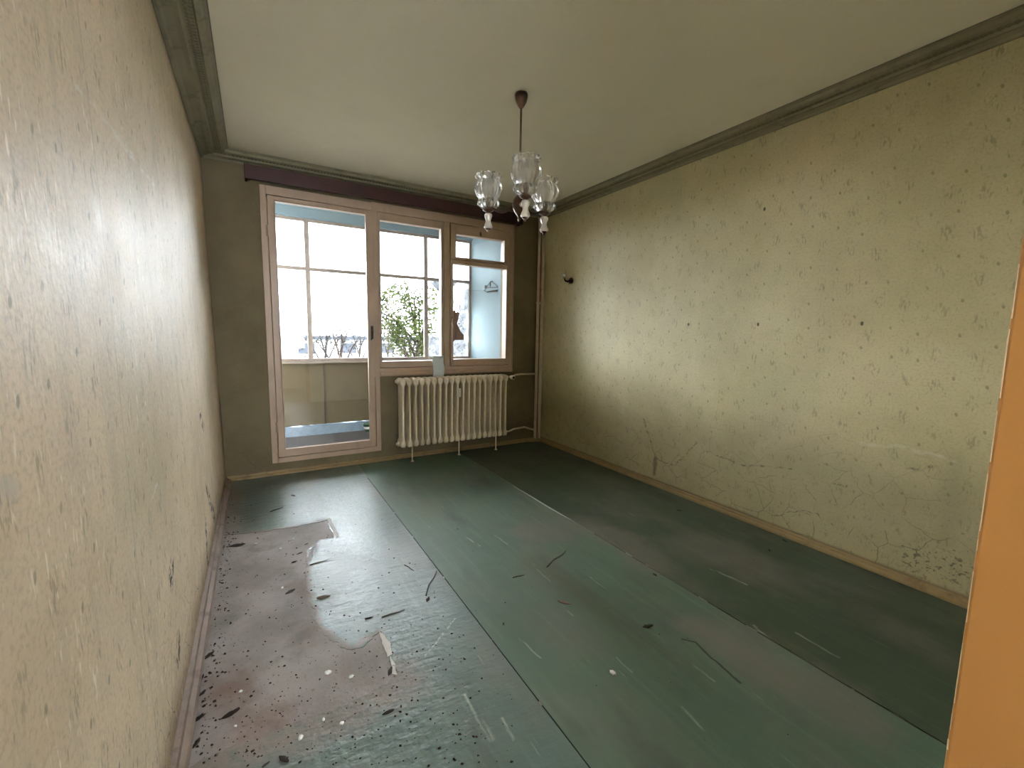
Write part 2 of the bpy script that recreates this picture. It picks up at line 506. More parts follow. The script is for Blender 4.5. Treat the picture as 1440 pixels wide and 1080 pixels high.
def glass_pane(name, dust=0.03, tint=(1, 1, 1), dustcol=(0.8, 0.82, 0.8), specks=False):
    t = NT(name)
    fr = t.node('ShaderNodeFresnel', None, IOR=1.45).outputs[0]
    tr = t.node('ShaderNodeBsdfTransparent', None, Color=(*tint, 1)).outputs[0]
    gl = t.node('ShaderNodeBsdfGlossy', None, Roughness=0.02).outputs[0]
    m1 = t.node('ShaderNodeMixShader', None)
    t.lk(fr, m1.inputs[0]); t.lk(tr, m1.inputs[1]); t.lk(gl, m1.inputs[2])
    dc = (*dustcol, 1)
    if specks:
        dc = t.mix(t.ramp(t.noise(t.coord(), 26, 5, 0.7), 0.5, 0.66), dc, (0.10, 0.10, 0.11))
    df = t.node('ShaderNodeBsdfDiffuse', None, Color=dc).outputs[0]
    tl = t.node('ShaderNodeBsdfTranslucent', None, Color=dc).outputs[0]
    m2 = t.node('ShaderNodeMixShader', None)
    m2.inputs[0].default_value = 0.6
    t.lk(df, m2.inputs[1]); t.lk(tl, m2.inputs[2])
    m3 = t.node('ShaderNodeMixShader', None)
    n = t.ramp(t.noise(t.coord(), 9, 5, 0.65), 0.3, 0.7)
    t.lk(t.m('MULTIPLY', t.m('ADD', n, 0.4), dust), m3.inputs[0])
    t.lk(m1.outputs[0], m3.inputs[1]); t.lk(m2.outputs[0], m3.inputs[2])
    t.lk(m3.outputs[0], t.out.inputs[0])
    return t.mat


def shade_glass(name):
    t = NT(name)
    b = t.bsdf((0.98, 0.97, 0.95), 0.06, 0.6, None, **{'Transmission_Weight': 1.0, 'IOR': 1.5})
    tl = t.node('ShaderNodeBsdfTranslucent', None, Color=(0.92, 0.88, 0.84, 1)).outputs[0]
    df = t.node('ShaderNodeBsdfDiffuse', None, Color=(0.92, 0.88, 0.84, 1)).outputs[0]
    m1 = t.node('ShaderNodeMixShader', None)
    m1.inputs[0].default_value = 0.6
    t.lk(df, m1.inputs[1]); t.lk(tl, m1.inputs[2])
    m2 = t.node('ShaderNodeMixShader', None)
    m2.inputs[0].default_value = 0.15
    t.lk(b.outputs[0], m2.inputs[1]); t.lk(m1.outputs[0], m2.inputs[2])
    t.lk(m2.outputs[0], t.out.inputs[0])
    return t.mat


M = {}
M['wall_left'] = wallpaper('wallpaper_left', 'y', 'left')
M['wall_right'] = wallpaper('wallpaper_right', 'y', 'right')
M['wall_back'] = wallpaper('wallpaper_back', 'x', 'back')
M['ceiling'] = simple('ceiling_limewash', (0.70, 0.645, 0.49), 0.85, 0.06, 1.2, (0.63, 0.595, 0.43), 0.4, 0.2, 0.1)
M['cornice'] = simple('cornice_plaster', (0.24, 0.215, 0.135), 0.75, 0.2, 5, (0.12, 0.105, 0.06), 0.7, 0.3, 0.2)
M['cornice_dark'] = simple('cornice_grime_and_shade', (0.17, 0.15, 0.09), 0.85, 0.3, 30)
M['frame'] = simple('window_paint', (0.47, 0.335, 0.235), 0.42, 0.1, 3, (0.34, 0.22, 0.145), 0.45, 0.5, 0.08, stretch=(1, 1, 0.4))
M['skirt'] = simple('skirting_paint', (0.28, 0.195, 0.085), 0.5, 0.22, 4, (0.14, 0.085, 0.045), 0.75, 0.4, 0.15)
M['skirt_left'] = simple('skirting_paint_dusty', (0.20, 0.14, 0.10), 0.65, 0.3, 5, (0.07, 0.045, 0.03), 0.75, 0.4, 0.15)
M['valance'] = simple('red_brown_varnish', (0.052, 0.014, 0.012), 0.5, 0.25, 5, (0.026, 0.009, 0.009), 0.6, 0.5, 0.05, stretch=(0.3, 3, 3))
M['under'] = underfloor('bare_floor_dusty')
M['floor_a'] = floor_paint('floor_paint_by_window_door', (0.10, 0.135, 0.108), 0.35, 0.27, 0.25, 0.75, 0.0, 'a', 0.26)
M['floor_b'] = floor_paint('floor_paint_middle', (0.088, 0.132, 0.088), 0.3, 0.46, 0.3, 0.15, 3.1, 'b', 0.25)
M['floor_c'] = floor_paint('floor_paint_far_side', (0.056, 0.076, 0.045), 0.35, 0.5, 0.3, 0.12, 6.7, 'c', 0.14)
M['torn'] = simple('torn_backing', (0.50, 0.47, 0.42), 0.8, 0.2, 20)
M['glass'] = glass_pane('window_glass', 0.0015)
M['glass_out'] = glass_pane('balcony_glass', 0.0015)
M['glass_frost'] = glass_pane('dirty_patterned_glass', 0.75, dustcol=(0.30, 0.31, 0.325), specks=True)
M['rad'] = simple('radiator_enamel', (0.78, 0.66, 0.48), 0.38, 0.08, 5, (0.34, 0.25, 0.15), 0.5, 0.5)
M['pipe'] = simple('pipe_paint', (0.62, 0.48, 0.35), 0.4, 0.12, 5, (0.28, 0.18, 0.1), 0.5, 0.5)
M['white_plastic'] = simple('white_plastic', (0.75, 0.73, 0.66), 0.35, 0.05, 8)
M['black'] = simple('black_plastic', (0.02, 0.02, 0.02), 0.4, 0.1, 8)
M['bronze'] = simple('dark_bronze', (0.13, 0.075, 0.05), 0.3, 0.25, 20, (0.04, 0.025, 0.02), 0.6, 0.5, metal=0.7)
M['chrome'] = simple('worn_chrome', (0.75, 0.74, 0.70), 0.18, 0.1, 20, (0.2, 0.17, 0.12), 0.5, 0.5, metal=1.0)
M['iron'] = simple('dark_iron', (0.035, 0.03, 0.028), 0.55, 0.2, 20)
M['shade'] = shade_glass('clear_ribbed_glass')
M['porcelain'] = simple('pale_glass_drop', (0.80, 0.72, 0.66), 0.12, 0.08, 20, spec=0.8)
M['door_paint'] = simple('ochre_door_paint', (0.50, 0.235, 0.065), 0.5, 0.06, 1.5, (0.44, 0.20, 0.05), 0.35, 0.4, 0.04)
M['chipped'] = simple('chipped_pale_paint', (0.75, 0.56, 0.34), 0.5, 0.2, 30)
M['blue_wall'] = simple('pale_blue_distemper', (0.24, 0.315, 0.335), 0.8, 0.08, 2.5, (0.20, 0.28, 0.34), 0.6, 0.2, 0.1)
M['kerb'] = simple('peeling_blue_white_paint', (0.22, 0.28, 0.33), 0.85, 0.2, 14, (0.16, 0.15, 0.13), 0.7, 0.2, 0.4)
M['balc_floor'] = simple('balcony_screed', (0.10, 0.088, 0.082), 0.8, 0.15, 8, (0.08, 0.07, 0.06), 0.5, 0.3, 0.3)
M['tan_panel'] = simple('tan_sheet_panel', (0.115, 0.088, 0.045), 0.6, 0.12, 2.5, (0.07, 0.052, 0.025), 0.5, 0.3, 0.0)
M['panel_seam'] = simple('panel_seam', (0.06, 0.045, 0.03), 0.7)
M['balc_frame'] = simple('balcony_frame_paint', (0.30, 0.24, 0.19), 0.55, 0.2, 12, (0.12, 0.09, 0.07), 0.6)
M['rag'] = simple('grey_blue_cloth', (0.62, 0.66, 0.66), 0.85, 0.12, 18, bump=0.4)
M['wire'] = simple('grey_wire', (0.15, 0.16, 0.16), 0.5)
M['leaf_dead'] = simple('dead_leaf', (0.028, 0.019, 0.013), 0.8, 0.4, 30, spec=0.15)
M['leaf_brown'] = simple('brown_leaf', (0.13, 0.085, 0.05), 0.8, 0.3, 30)
M['twig'] = simple('dry_twig', (0.05, 0.04, 0.03), 0.8, 0.3, 30)
M['chip'] = simple('plaster_chip', (0.72, 0.70, 0.65), 0.8, 0.1, 30)
M['bark'] = simple('tree_bark', (0.012, 0.009, 0.008), 0.9, 0.3, 12, bump=0.4, spec=0.0)
M['plank'] = simple('weathered_plank', (0.005, 0.0028, 0.0018), 0.8, 0.25, 6, spec=0.0, stretch=(3, 3, 0.4))
M['ground'] = simple('yard_ground', (0.15, 0.14, 0.12), 0.95, 0.2, 0.5, spec=0.0)
M['facade'] = simple('pale_facade', (0.30, 0.31, 0.32), 0.9, 0.08, 0.4, spec=0.0)
M['facade_dark'] = simple('facade_window', (0.04, 0.045, 0.055), 0.6, 0.1, 1, spec=0.0)
M['bag_green'] = simple('green_plastic', (0.10, 0.22, 0.13), 0.4, 0.2, 20)


def leaf_mat(name, a, b):
    t = NT(name)
    col = t.mix(t.noise(t.coord(), 3.0, 3), a, b)
    n = t.bsdf(col, 0.7, 0.0)
    return t.mat


M['leaves'] = leaf_mat('tree_leaves', (0.008, 0.014, 0.003), (0.024, 0.031, 0.009))
M['hedge'] = leaf_mat('bare_hedge', (0.014, 0.016, 0.015), (0.03, 0.03, 0.028))

# ------------------------------------------------------------------ room shell
T = 0.22
fo = structure(MB().box(-0.3, W + T, -6.2, 0.2, -0.25, -0.002).build('floor', M['under']))

mb = MB()   # left wall leans slightly, is a little uneven
ny, nz = 30, 14
vs, fs = [], []
for j in range(nz + 1):
    z = (H + 0.02) * j / nz
    for i in range(ny + 1):
        y = -4.26 + (4.26 + 0.02) * i / ny
        x = LX0 + (LX1 - LX0) * z / H + 0.004 * math.sin(3.1 * y + 1.7 * z) * math.sin(2.3 * z)
        vs.append((x, y, z))
for j in range(nz):
    for i in range(ny):
        a = j * (ny + 1) + i
        fs.append((a, a + 1, a + ny + 2, a + ny + 1))
n0 = len(vs)
vs += [(-0.3, v[1], v[2]) for v in vs]
fs += [(a + n0, d + n0, c + n0, b + n0) for a, b, c, d in fs]
w1 = ny + 1
for i in range(ny):
    fs.append((i, i + n0, i + 1 + n0, i + 1))
    a = nz * w1 + i
    fs.append((a, a + 1, a + 1 + n0, a + n0))
for j in range(nz):
    a = j * w1
    fs.append((a, a + w1, a + w1 + n0, a + n0))
    a = j * w1 + ny
    fs.append((a, a + n0, a + w1 + n0, a + w1))
mb.add(vs, fs, True)
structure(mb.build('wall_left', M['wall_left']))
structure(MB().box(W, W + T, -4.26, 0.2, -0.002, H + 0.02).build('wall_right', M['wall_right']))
# back wall around the window and balcony door: opening x 0.36..2.67
OX0, OX1, OXD = 0.36, 2.675, 1.225
OZD, OZW, OZT = 0.135, 0.86, 2.375
mb = MB()
mb.box(-0.3, OX0, 0, 0.2, -0.002, H + 0.02)
mb.box(OX1, W, 0, 0.2, -0.002, H + 0.02)
mb.box(OX0, OX1, 0, 0.2, OZT, H + 0.02)
mb.box(OX0, OXD, 0, 0.2, -0.002, OZD)
mb.box(OXD, OX1, 0, 0.2, -0.002, OZW)
structure(mb.build('wall_back', M['wall_back']))
# wall with the doorway the photographer stands in
DX0, DX1, DZ = 0.10, 1.00, 2.05
mb = MB()
mb.box(-0.3, DX0 - 0.04, YF - T, YF, -0.002, H + 0.02)
mb.box(DX1 + 0.04, W + T, YF - T, YF, -0.002, H + 0.02)
mb.box(DX0 - 0.04, DX1 + 0.04, YF - T, YF, 2.50, H + 0.02)
M['front'] = simple('pale_bounce_wall', (0.78, 0.72, 0.58), 0.8, 0.05, 2)  # unseen wall made pale to bounce fill light into the room
structure(mb.build('wall_front', M['front']))
structure(MB().box(-0.3, W + T, -6.2, 1.3, H, H + 0.2).build('ceiling', M['ceiling']))
# corridor behind the photographer
M['hall'] = simple('corridor_paint', (0.72, 0.66, 0.52), 0.7, 0.05, 2)
mb = MB()
mb.box(-0.5, -0.3, -6.2, YF - T, -0.002, H)
mb.box(W, W + T, -6.2, YF - T, -0.002, H)
mb.box(-0.5, -0.1, -6.4, -6.2, -0.002, H)
mb.box(1.3, W + T, -6.4, -6.2, -0.002, H)
mb.box(-0.1, 1.3, -6.4, -6.2, -0.002, 0.8)
mb.box(-0.1, 1.3, -6.4, -6.2, 2.3, H)
structure(mb.build('wall_corridor', M['hall']))

w3 = structure(empty('fill_window', (0.6, -6.3, 0.8)), 'unseen corridor window added for fill light', 'window')  # added out of view as a soft fill source from behind
_o = MB().frame(-0.7, 0.7, 0.0, 1.5, 0.06, -0.04, 0.04)
_o.box(-0.025, 0.025, -0.04, 0.04, 0.06, 1.44)
_o.build('frame', M['frame'], w3)
for _x in (-0.64, 0.025):
    MB().box(_x, _x + 0.615, -0.002, 0.002, 0.06, 1.44).build('glass_pane', M['glass'], w3)
# door lining (ochre paint) with its chipped edge
d2 = structure(empty('door_2', (DX1, YF, 0)), 'ochre painted doorway lining of the room door', 'door')
def child(mb_, name, mat, par, bevel=0):
    o = mb_.build(name, mat, par, None, bevel)
    o.matrix_parent_inverse = Matrix.Translation(par.location).inverted()
    return o
child(MB().box(DX1, DX1 + 0.04, YF - T - 0.02, YF + 0.012, 0.0, DZ), 'jamb', M['door_paint'], d2, 0.004)
child(MB().box(DX0 - 0.04, DX0, YF - T - 0.02, YF + 0.012, 0.0, DZ), 'jamb', M['door_paint'], d2, 0.004)
child(MB().box(DX0 - 0.04, DX1 + 0.04, YF - T - 0.02, YF + 0.012, DZ, DZ + 0.05), 'head', M['door_paint'], d2, 0.004)
child(MB().frame(DX0 - 0.04, DX1 + 0.04, DZ + 0.0505, 2.4995, 0.04, YF - T - 0.02, YF + 0.012), 'fill_transom_frame', M['door_paint'], d2, 0.004)  # unseen transom, added so fill light reaches the near ceiling
child(MB().box(DX0, DX1, YF - 0.1, YF - 0.096, DZ + 0.0905, 2.4595), 'fill_transom_pane', M['glass'], d2)
mb = MB()
z = 0.3
while z < 1.95:
    l = random.uniform(0.01, 0.10)
    mb.tube([(DX1 + 0.001, YF + 0.0105, z), (DX1 + 0.0015, YF + 0.011, z + l)], random.uniform(0.0004, 0.0010), 6)
    z += l + random.uniform(0.0, 0.05)
child(mb, 'chipped_edge', M['chipped'], d2)['label'] = 'pale bare wood where the ochre paint has chipped'

# ------------------------------------------------------------------ cornice
PROF = [(0.0, 2.535), (0.012, 2.537), (0.02, 2.548), (0.045, 2.556), (0.06, 2.553), (0.066, 2.566), (0.098, 2.572), (0.104, 2.564), (0.118, 2.570), (0.124, 2.588), (0.1345, 2.592), (0.1345, 2.6)]
def cornice(name, mapper, s0, s1, beads, mitre):
    mb_ = MB()
    n = len(PROF)
    vs_ = [mapper(d, s0 + mitre[0] * d, z_) for d, z_ in PROF] + [mapper(d, s1 + mitre[1] * d, z_) for d, z_ in PROF]
    vs_ += [mapper(0.0, s0, 2.6), mapper(0.0, s1, 2.6)]
    fs_ = [(i, i + 1, n + i + 1, n + i) for i in range(n - 1)]
    fs_ += [tuple(range(n)) + (2 * n,), tuple(reversed(range(n, 2 * n))) + (2 * n + 1,), (n - 1, 2 * n, 2 * n + 1, 2 * n - 1), (0, n, 2 * n + 1, 2 * n)]
    mb_.add(vs_, fs_)
    o = structure(mb_.build(name, M['cornice']))
    bd = MB()
    k = s0 + 0.14
    while k < s1 - 0.14:
        r = random.uniform(0.0075, 0.0105)
        for dd, zz, rr in ((0.080, 2.5665, r), (0.092, 2.5675, r * 0.6)):
            ring = []
            sk = 0.006 if dd < 0.09 else 0
            for a in range(6):
                an = a * math.pi / 3
                ring.append(mapper(dd + rr * 1.1 * math.cos(an), k + rr * math.sin(an) + sk * math.cos(an), zz + 0.002))
            ring.append(mapper(dd, k, zz - rr * 0.9))
            bd.add(ring, [(a, (a + 1) % 6, 6) for a in range(6)], True)
        k += 0.025
    b = bd.build(beads, M['cornice_dark'], o)
    tag(b, 'row of small moulded leaves along the cornice', kind='stuff')
    gr = MB()   # dark strip painting the shadow gap against the ceiling
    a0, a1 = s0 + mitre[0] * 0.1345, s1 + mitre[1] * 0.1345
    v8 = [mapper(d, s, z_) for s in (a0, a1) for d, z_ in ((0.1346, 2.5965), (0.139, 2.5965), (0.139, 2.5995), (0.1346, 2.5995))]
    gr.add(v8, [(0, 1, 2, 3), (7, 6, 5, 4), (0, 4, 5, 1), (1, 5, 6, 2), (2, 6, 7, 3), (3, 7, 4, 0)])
    gr.build('joint_shade', M['cornice_dark'], o)
    return o
XL = LX1 + 0.004
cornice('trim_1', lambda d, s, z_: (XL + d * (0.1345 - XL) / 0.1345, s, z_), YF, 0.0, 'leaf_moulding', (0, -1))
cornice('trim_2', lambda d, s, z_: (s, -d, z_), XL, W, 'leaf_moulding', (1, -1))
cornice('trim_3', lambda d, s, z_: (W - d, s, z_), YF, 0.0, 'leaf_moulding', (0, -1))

# ------------------------------------------------------------------ skirting
def skirting(name, mapper, s0, s1, mat, mitre):
    prof = [(0.0, 0.0), (0.030, 0.0), (0.030, 0.010), (0.026, 0.018), (0.015, 0.023), (0.012, 0.034), (0.0, 0.038)]
    n = len(prof)
    m_ = MB()
    m_.add([mapper(d, s0 + mitre[0] * d, z_) for d, z_ in prof] + [mapper(d, s1 + mitre[1] * d, z_) for d, z_ in prof],
           [(i, (i + 1) % n, n + (i + 1) % n, n + i) for i in range(n)] + [tuple(range(n)), tuple(reversed(range(n, 2 * n)))])
    return structure(m_.build(name, mat))
skirting('baseboard_left', lambda d, s, z_: (-0.014 + d * 1.35, s, z_), YF, 0.0, M['skirt_left'], (0, -1.35))
skirting('baseboard_right', lambda d, s, z_: (W - d, s, z_), YF, 0.0, M['skirt'], (0, -1))
skirting('baseboard_back', lambda d, s, z_: (s, -d, z_), -0.014, W, M['skirt'], (1, -1))

# ------------------------------------------------------------------ floor covering: three painted sheets
def ragged(pts, step=0.03, amp=0.004, keep=()):
    out = []
    n = len(pts)
    for i in range(n):
        a, b = Vector(pts[i]), Vector(pts[(i + 1) % n])
        out.append(tuple(a))
        if i in keep:
            continue
        l = (b - a).length
        k = max(1, int(l / step))
        nrm = Vector((-(b - a).y, (b - a).x)).normalized() if l else Vector((0, 0))
        for j in range(1, k):
            p = a + (b - a) * (j / k)
            p = p + nrm * (random.uniform(-amp, amp) * 0.5 + amp * 3 * noise.noise((p.x * 14, p.y * 14, 0.3)) + amp * 1.5 * noise.noise((p.x * 45, p.y * 45, 1.3)))
            out.append((p.x, p.y))
    return out

bite_px = [(321, 751), (345, 750), (380, 746), (420, 740), (460, 731), (472, 756), (446, 760), (434, 772), (430, 792), (431, 822), (437, 852), (448, 880), (468, 903), (490, 913), (510, 910), (524, 898), (534, 888), (541, 905), (547, 925), (557, 952), (545, 962), (522, 972), (495, 986), (462, 1000), (430, 1012), (392, 1026), (350, 1042), (312, 1058), (274, 1076)]
bite = [fl(u, v) for u, v in bite_px]
X0 = 0.03
bite[0] = (X0, bite[0][1])
bite[-1] = (X0, bite[-1][1])
pts = [(X0, -0.035)] + bite + [(X0, YF), (1.026, YF), (1.026, -0.035)]
k0 = len(pts) - 4
sheet = ragged(pts, 0.008, 0.005, keep=(0, k0, k0 + 1, k0 + 2, k0 + 3))
o = MB().prism(sheet, -0.002, 0.0).build('floor_sheet', M['floor_a'], fo)
o['label'] = 'green painted floor sheet torn open over the bare floor'
def strip(x0, x1, name, mat, label, wob):
    n = 60
    left = [(x0 + random.uniform(0, wob), -0.035 + (YF + 0.035) * i / n) for i in range(n + 1)]
    right = [(x1 - random.uniform(0, wob), -0.035 + (YF + 0.035) * i / n) for i in range(n, -1, -1)]
    o_ = MB().prism(left + right, -0.002, 0.0).build(name, mat, fo)
    o_['label'] = label
    return o_
strip(1.0305, 2.040, 'floor_sheet', M['floor_b'], 'green painted floor sheet down the middle of the room', 0.0015)
strip(2.044, W - 0.03, 'floor_sheet', M['floor_c'], 'dusty green floor sheet along the right wall', 0.0035)
M['seam'] = simple('black_grime', (0.012, 0.012, 0.010), 0.9, 0.3, 40, spec=0.1)
mb = MB()
y_ = -0.45
while y_ > YF + 0.02:
    l_ = random.uniform(0.25, 0.7)
    mb.box(1.0262, 1.0303, max(YF, y_ - l_), y_, -0.0019, -0.0004)
    y_ -= l_ + random.choice((0.004, 0.02))
tag(mb.build('seam_grime', M['seam'], fo), 'dark grime in the joint between floor sheets', kind='stuff')
mb = MB()
y_ = -2.2
while y_ > YF + 0.02:
    l_ = random.uniform(0.08, 0.35)
    mb.box(2.0402, 2.0438, max(YF, y_ - l_), y_, -0.0019, -0.0004)
    y_ -= l_ + random.choice((0.01, 0.05))
tag(mb.build('seam_grime', M['seam'], fo), 'dark grime in the joint towards the right wall', kind='stuff')
M['crease_glint'] = simple('painted_crease_glint', (0.42, 0.43, 0.40), 0.5, 0.15, 30)
# creases, the first with its highlight painted pale, torn pale edges
def strip_line(pxs, hw, h, name, mat, label):
    c = [Vector((*fl(u, v), 0)) for u, v in pxs]
    m_ = MB()
    vs_ = []
    for i, p in enumerate(c):
        t_ = (c[min(i + 1, len(c) - 1)] - c[max(i - 1, 0)]).normalized()
        nn = Vector((-t_.y, t_.x, 0))
        f = 0.25 + 0.75 * math.sin(math.pi * (i + 0.3) / (len(c) - 0.4))
        vs_ += [p + nn * hw * f + Vector((0, 0, 0.0003)), p + Vector((0, 0, 0.0006 + h * f)), p - nn * hw * f + Vector((0, 0, 0.0003))]
    fs_ = []
    for i in range(len(c) - 1):
        for j in range(2):
            fs_.append((3 * i + j, 3 * i + j + 1, 3 * i + j + 4, 3 * i + j + 3))
    m_.add(vs_, fs_, True)
    o_ = m_.build(name, mat, fo)
    if label:
        o_['label'] = label
    return o_
strip_line([(722, 684), (738, 693), (756, 704), (774, 715), (790, 724), (803, 731)], 0.005, 0.002, 'crease', M['crease_glint'], 'raised crease with a painted highlight in the middle floor sheet')
strip_line([(838, 745), (860, 760), (885, 778), (912, 795), (940, 812), (975, 834)], 0.008, 0.0025, 'crease', M['floor_c'], 'raised crease in the far floor sheet')
for quad, nm in (([(460, 730), (465, 729), (477, 754), (472, 757)], 'torn_edge'), ([(533, 888), (541, 893), (553, 920), (545, 924)], 'torn_edge'), ([(548, 922), (556, 934), (559, 950), (551, 948)], 'torn_edge')):
    q = [fl(u, v) for u, v in quad]
    MB().prism(ragged(q, 0.02, 0.003), 0.0006, 0.0016).build(nm, M['torn'], fo)['label'] = 'pale torn edge of the floor sheet'
q = [fl(u, v) for u, v in ((272, 1079), (290, 1066), (302, 1062), (300, 1085), (285, 1100), (268, 1100))]
MB().prism(ragged(q, 0.02, 0.003), -0.0019, 0.0002).build('torn_scrap', M['floor_a'], fo)['label'] = 'green scrap of floor sheet beside the skirting'

# ------------------------------------------------------------------ window and balcony door
FX0, FX1, FZT = 0.33, 2.705, 2.405
w1o = structure(empty('window_1', (1.95, 0.0, 0.83)), 'brown painted window beside the balcony door', 'window')
Y0, Y1 = -0.022, 0.06
mb = MB()
mb.box(FX0, FX0 + 0.045, Y0, Y1, 0.105, FZT)              # left post
mb.box(FX1 - 0.05, FX1, Y0, Y1, 0.835, FZT)               # right post
mb.box(FX0 + 0.045, FX1 - 0.05, Y0, Y1, FZT - 0.07, FZT)  # head
mb.box(FX0 + 0.045, 1.255, Y0, Y1, 0.105, 0.15)           # threshold
mb.box(1.212, 1.255, Y0, Y1, 0.15, FZT - 0.07)            # post between door and window
mb.box(1.255, FX1 - 0.05, Y0, Y1, 0.835, 0.905)           # window bottom rail
mb.box(1.905, 1.965, Y0, Y1, 0.905, FZT - 0.07)           # mullion
child(mb, 'outer_frame', M['frame'], w1o, 0.003)
mb = MB()
mb.frame(FX0 + 0.03, 1.225, 0.13, FZT - 0.055, 0.04, 0.0605, 0.075)
mb.frame(1.24, 1.92, 0.89, FZT - 0.055, 0.03, 0.0605, 0.075)
mb.frame(1.95, FX1 - 0.035, 0.89, FZT - 0.055, 0.04, 0.0605, 0.075)
mb.box(1.97, FX1 - 0.04, 0.0605, 0.075, 1.965, 2.0)
child(mb, 'rebate', M['frame'], w1o)
mb = MB()   # fine bead around the outer frame against the wall
mb.frame(1.205, FX1 + 0.008, 0.827, FZT + 0.006, 0.012, -0.029, -0.0221)
child(mb, 'cover_bead', M['frame'], w1o, 0.002)
# fixed middle light
s = child(MB().frame(1.259, 1.901, 0.9085, FZT - 0.0735, 0.023, -0.012, 0.05, 0.06, 0.066), 'sash', M['frame'], w1o, 0.003)
g = MB().box(1.278, 1.884, 0.028, 0.032, 0.963, 2.27).build('glass_pane', M['glass'], s)
# right: opening casement with small transom casement above
s = child(MB().frame(1.971, 2.649, 1.985, FZT - 0.076, 0.06, -0.03, 0.05, 0.026, 0.095), 'transom_sash', M['frame'], w1o, 0.003)
MB().box(2.028, 2.592, 0.018, 0.022, 2.006, 2.242).build('glass_pane', M['glass'], s)
mb = MB().tube([(2.30, -0.032, 2.262), (2.30, -0.05, 2.266), (2.297, -0.055, 2.25), (2.303, -0.045, 2.24)], 0.004, 8)
mb.box(2.293, 2.307, -0.034, -0.0301, 2.25, 2.285)
mb.build('latch', M['iron'], s)['label'] = 'small dark latch of the transom casement'
s = child(MB().frame(1.971, 2.649, 0.911, 1.979, 0.029, -0.03, 0.05, 0.067, 0.039), 'casement_sash', M['frame'], w1o, 0.003)
MB().box(1.996, 2.624, 0.018, 0.022, 0.975, 1.942).build('glass_pane', M['glass'], s)
mb = MB().box(1.972, 1.992, -0.036, -0.0301, 1.335, 1.42)
mb.tube([(1.982, -0.036, 1.39), (1.982, -0.062, 1.388)], 0.006, 8)
mb.tube([(1.982, -0.06, 1.39), (1.972, -0.062, 1.355), (1.966, -0.062, 1.325)], [0.007, 0.0075, 0.006], 8)
mb.build('window_handle', M['chrome'], s)['label'] = 'small worn metal window handle'
mb = MB().box(1.255, FX1, -0.045, -0.0221, 0.838, 0.868)
child(mb, 'sill_strip', M['frame'], w1o, 0.004)

d1 = structure(empty('door_1', (0.79, 0.0, 0.15)), 'brown framed glazed balcony door', 'door')
s = child(MB().frame(0.381, 1.206, 0.156, FZT - 0.076, 0.047, -0.03, 0.045, 0.057, 0.031), 'door_frame', M['frame'], d1, 0.003)
MB().frame(0.4275, 1.1595, 0.2125, 2.2985, 0.010, -0.033, -0.018).build('glazing_bead', M['frame'], s, None, 0.003)
MB().box(0.427, 1.160, 0.008, 0.012, 0.212, 2.299).build('glass_pane', M['glass'], s)
for z_ in (0.42, 2.05):
    MB().tube([(0.374, -0.036, z_ - 0.045), (0.374, -0.036, z_ + 0.045)], 0.008, 10).build('hinge', M['frame'], s)
mb = MB().box(1.176, 1.198, -0.037, -0.0301, 1.18, 1.30)
mb.tube([(1.187, -0.037, 1.255), (1.187, -0.06, 1.255)], 0.007, 8)
mb.tube([(1.187, -0.06, 1.257), (1.18, -0.062, 1.215), (1.172, -0.062, 1.17)], [0.008, 0.008, 0.006], 8)
mb.build('door_handle', M['iron'], s)['label'] = 'dark balcony door handle'

# curtain box
cb = empty('curtain_box', (1.5, -0.02, 2.41))
tag(cb, 'dark red-brown wooden curtain box over the window', 'curtain box')
mb = MB()
mb.box(0.235, 2.775, -0.098, -0.08, 2.412, 2.522)
child(mb, 'front_board', M['valance'], cb, 0.006)
child(MB().box(0.235, 2.775, -0.0795, -0.0005, 2.505, 2.522), 'top_board', M['valance'], cb, 0.003)
for x_ in (0.235, 2.757):
    child(MB().box(x_, x_ + 0.018, -0.0795, -0.0005, 2.412, 2.5045), 'end_board', M['valance'], cb, 0.003)
child(MB().box(0.27, 2.74, -0.06, -0.03, 2.49, 2.5045), 'curtain_track', M['iron'], cb)

# rag over the window rail
mb = MB()
vs, fs = [], []
prof = [(0.004, 1.00), (-0.012, 1.012), (-0.034, 1.006), (-0.042, 0.985), (-0.044, 0.95), (-0.046, 0.91), (-0.048, 0.87), (-0.050, 0.84), (-0.051, 0.80)]
nx = 12
for j, (y_, z_) in enumerate(prof):
    for i in range(nx + 1):
        f = i / nx
        x_ = 1.772 + 0.118 * f + (0.006 * math.sin(j * 1.3)) * (1 if i in (0, nx) else 0.5)
        vs.append((x_, y_ - 0.003 * abs(math.sin(f * 9.5 + j * 0.3)) * min(1, j / 3), z_ + 0.012 * math.sin(f * 7) * (j / 8)))
for j in range(len(prof) - 1):
    for i in range(nx):
        a = j * (nx + 1) + i
        fs.append((a, a + 1, a + nx + 2, a + nx + 1))
mb.add(vs, fs, True)
o = mb.build('rag', M['rag'])
sm = o.modifiers.new('thickness', 'SOLIDIFY'); sm.thickness = 0.003; sm.offset = 0
tag(o, 'pale grey-blue rag draped over the bottom rail of the window', 'cloth')

